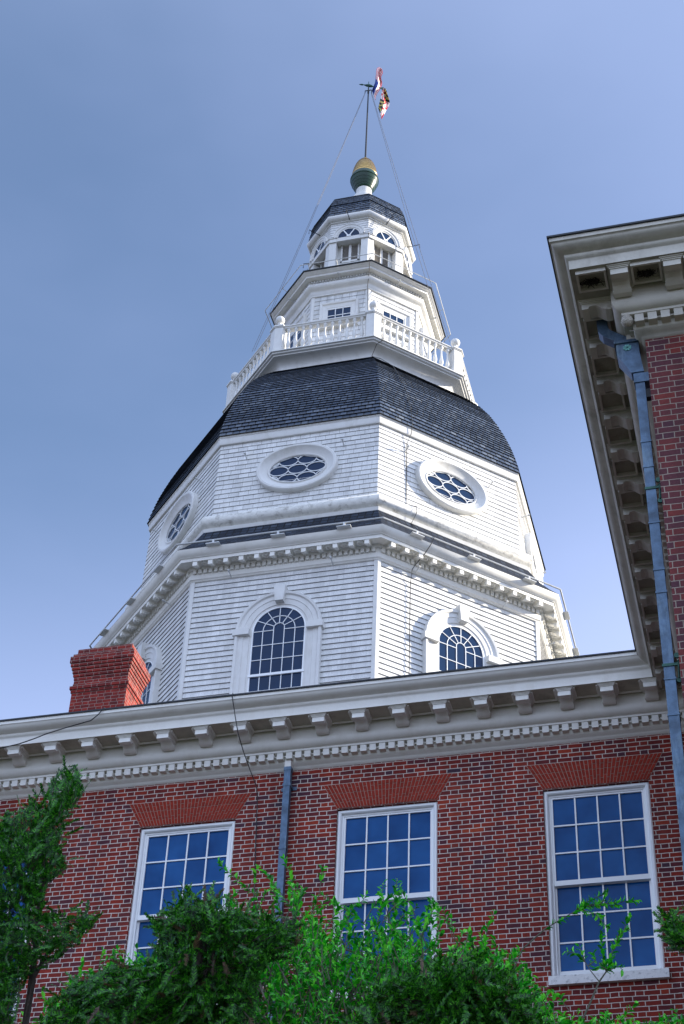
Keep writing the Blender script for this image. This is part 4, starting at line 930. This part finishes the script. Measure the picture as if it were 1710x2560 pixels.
limb([(640,2240,0),(600,2205,0),(560,2170,2),(545,2153,4)],-8.3,.004,.002)
limb([(735,2250,0),(725,2190,0),(709,2142,2)],-8.3,.004,.002)
limb([(905,2300,0),(800,2235,0)],-8.4,.005,.002); limb([(950,2290,0),(958,2205,2)],-8.4,.004,.002); limb([(985,2290,0),(992,2195,2)],-8.5,.004,.002)
# the long shoots in front of the right-hand window
def bare(P,y,r0,r1): 
    pts=[at(u,v,y) for u,v in P]; hs.tube(pts,[r0+(r1-r0)*k/(len(pts)-1) for k in range(len(pts))],6,cap=False)
bare([(1255,2520),(1275,2443),(1307,2372),(1362,2323)],-8.5,.009,.006); limb([(1362,2323,0),(1406,2296,0),(1455,2269,0)],-8.5,.006,.004,.25)
for P in ([(1440,2275,0),(1480,2262,0),(1530,2258,4),(1598,2250,8)],[(1440,2275,0),(1475,2250,0),(1505,2238,-5),(1520,2232,-8)],[(1455,2275,0),(1490,2285,-6),(1520,2320,-10)],[(1430,2285,0),(1460,2262,4),(1495,2262,6)],[(1500,2262,0),(1515,2240,0),(1522,2232,0)],[(1470,2265,3),(1510,2265,6),(1550,2262,8)]): limb(P,-8.5,.005,.002)
bare([(1440,2580),(1470,2520),(1498,2454),(1515,2430)],-8.6,.010,.006); bare([(1498,2454),(1475,2425),(1460,2400)],-8.6,.005,.003)
for P in ([(1515,2430,0),(1530,2380,0),(1558,2330,3),(1575,2285,6)],[(1462,2405,0),(1445,2385,0),(1412,2378,4)],[(1462,2405,0),(1455,2380,-3),(1446,2362,-4)],[(1470,2415,0),(1490,2400,3),(1480,2380,5)],[(1515,2430,0),(1530,2405,4),(1525,2395,6)],[(1515,2430,0),(1545,2415,-4),(1558,2425,-6)],[(1515,2430,0),(1505,2380,3),(1504,2334,6)],[(1520,2425,0),(1500,2415,-5),(1490,2425,-7)],[(1535,2375,0),(1545,2340,-3),(1568,2322,-4)]): limb(P,-8.6,.005,.002)
for P in ([(850,2640),(880,2480),(935,2430),(905,2385),(855,2372)],[(700,2700),(690,2500),(660,2380),(640,2260)],[(800,2700),(820,2450),(800,2300)],[(950,2700),(1000,2500),(1100,2380),(1180,2366)],[(640,2330),(700,2290),(800,2330)]): bare(P,-8.35,.022,.006)
hol=empty('holly_tree',bs(760,2900,-8.6),'broad bright green holly with upright shoots below the windows','tree')
hs.tube([Vector(ORG[hol.name]),Vector(ORG[hol.name])+Vector((.05,.02,2.5)),hc+Vector((0,0,-1)),hc+Vector((0,0,.3))],[.11,.09,.06,.03],9)
for q in ((250,2620),(500,2560),(1000,2560),(1250,2520),(1440,2580)): hs.tube([hc+Vector((0,0,-1.0)),hc.lerp(at(q[0],q[1],-8.5),.5)+Vector((0,0,-.35)),at(q[0],q[1],-8.5)],[.05,.03,.012],7)
hb.build('crown',M_HOL,hol,merge=False); hs.build('trunk',M_TWIG,hol,merge=False)
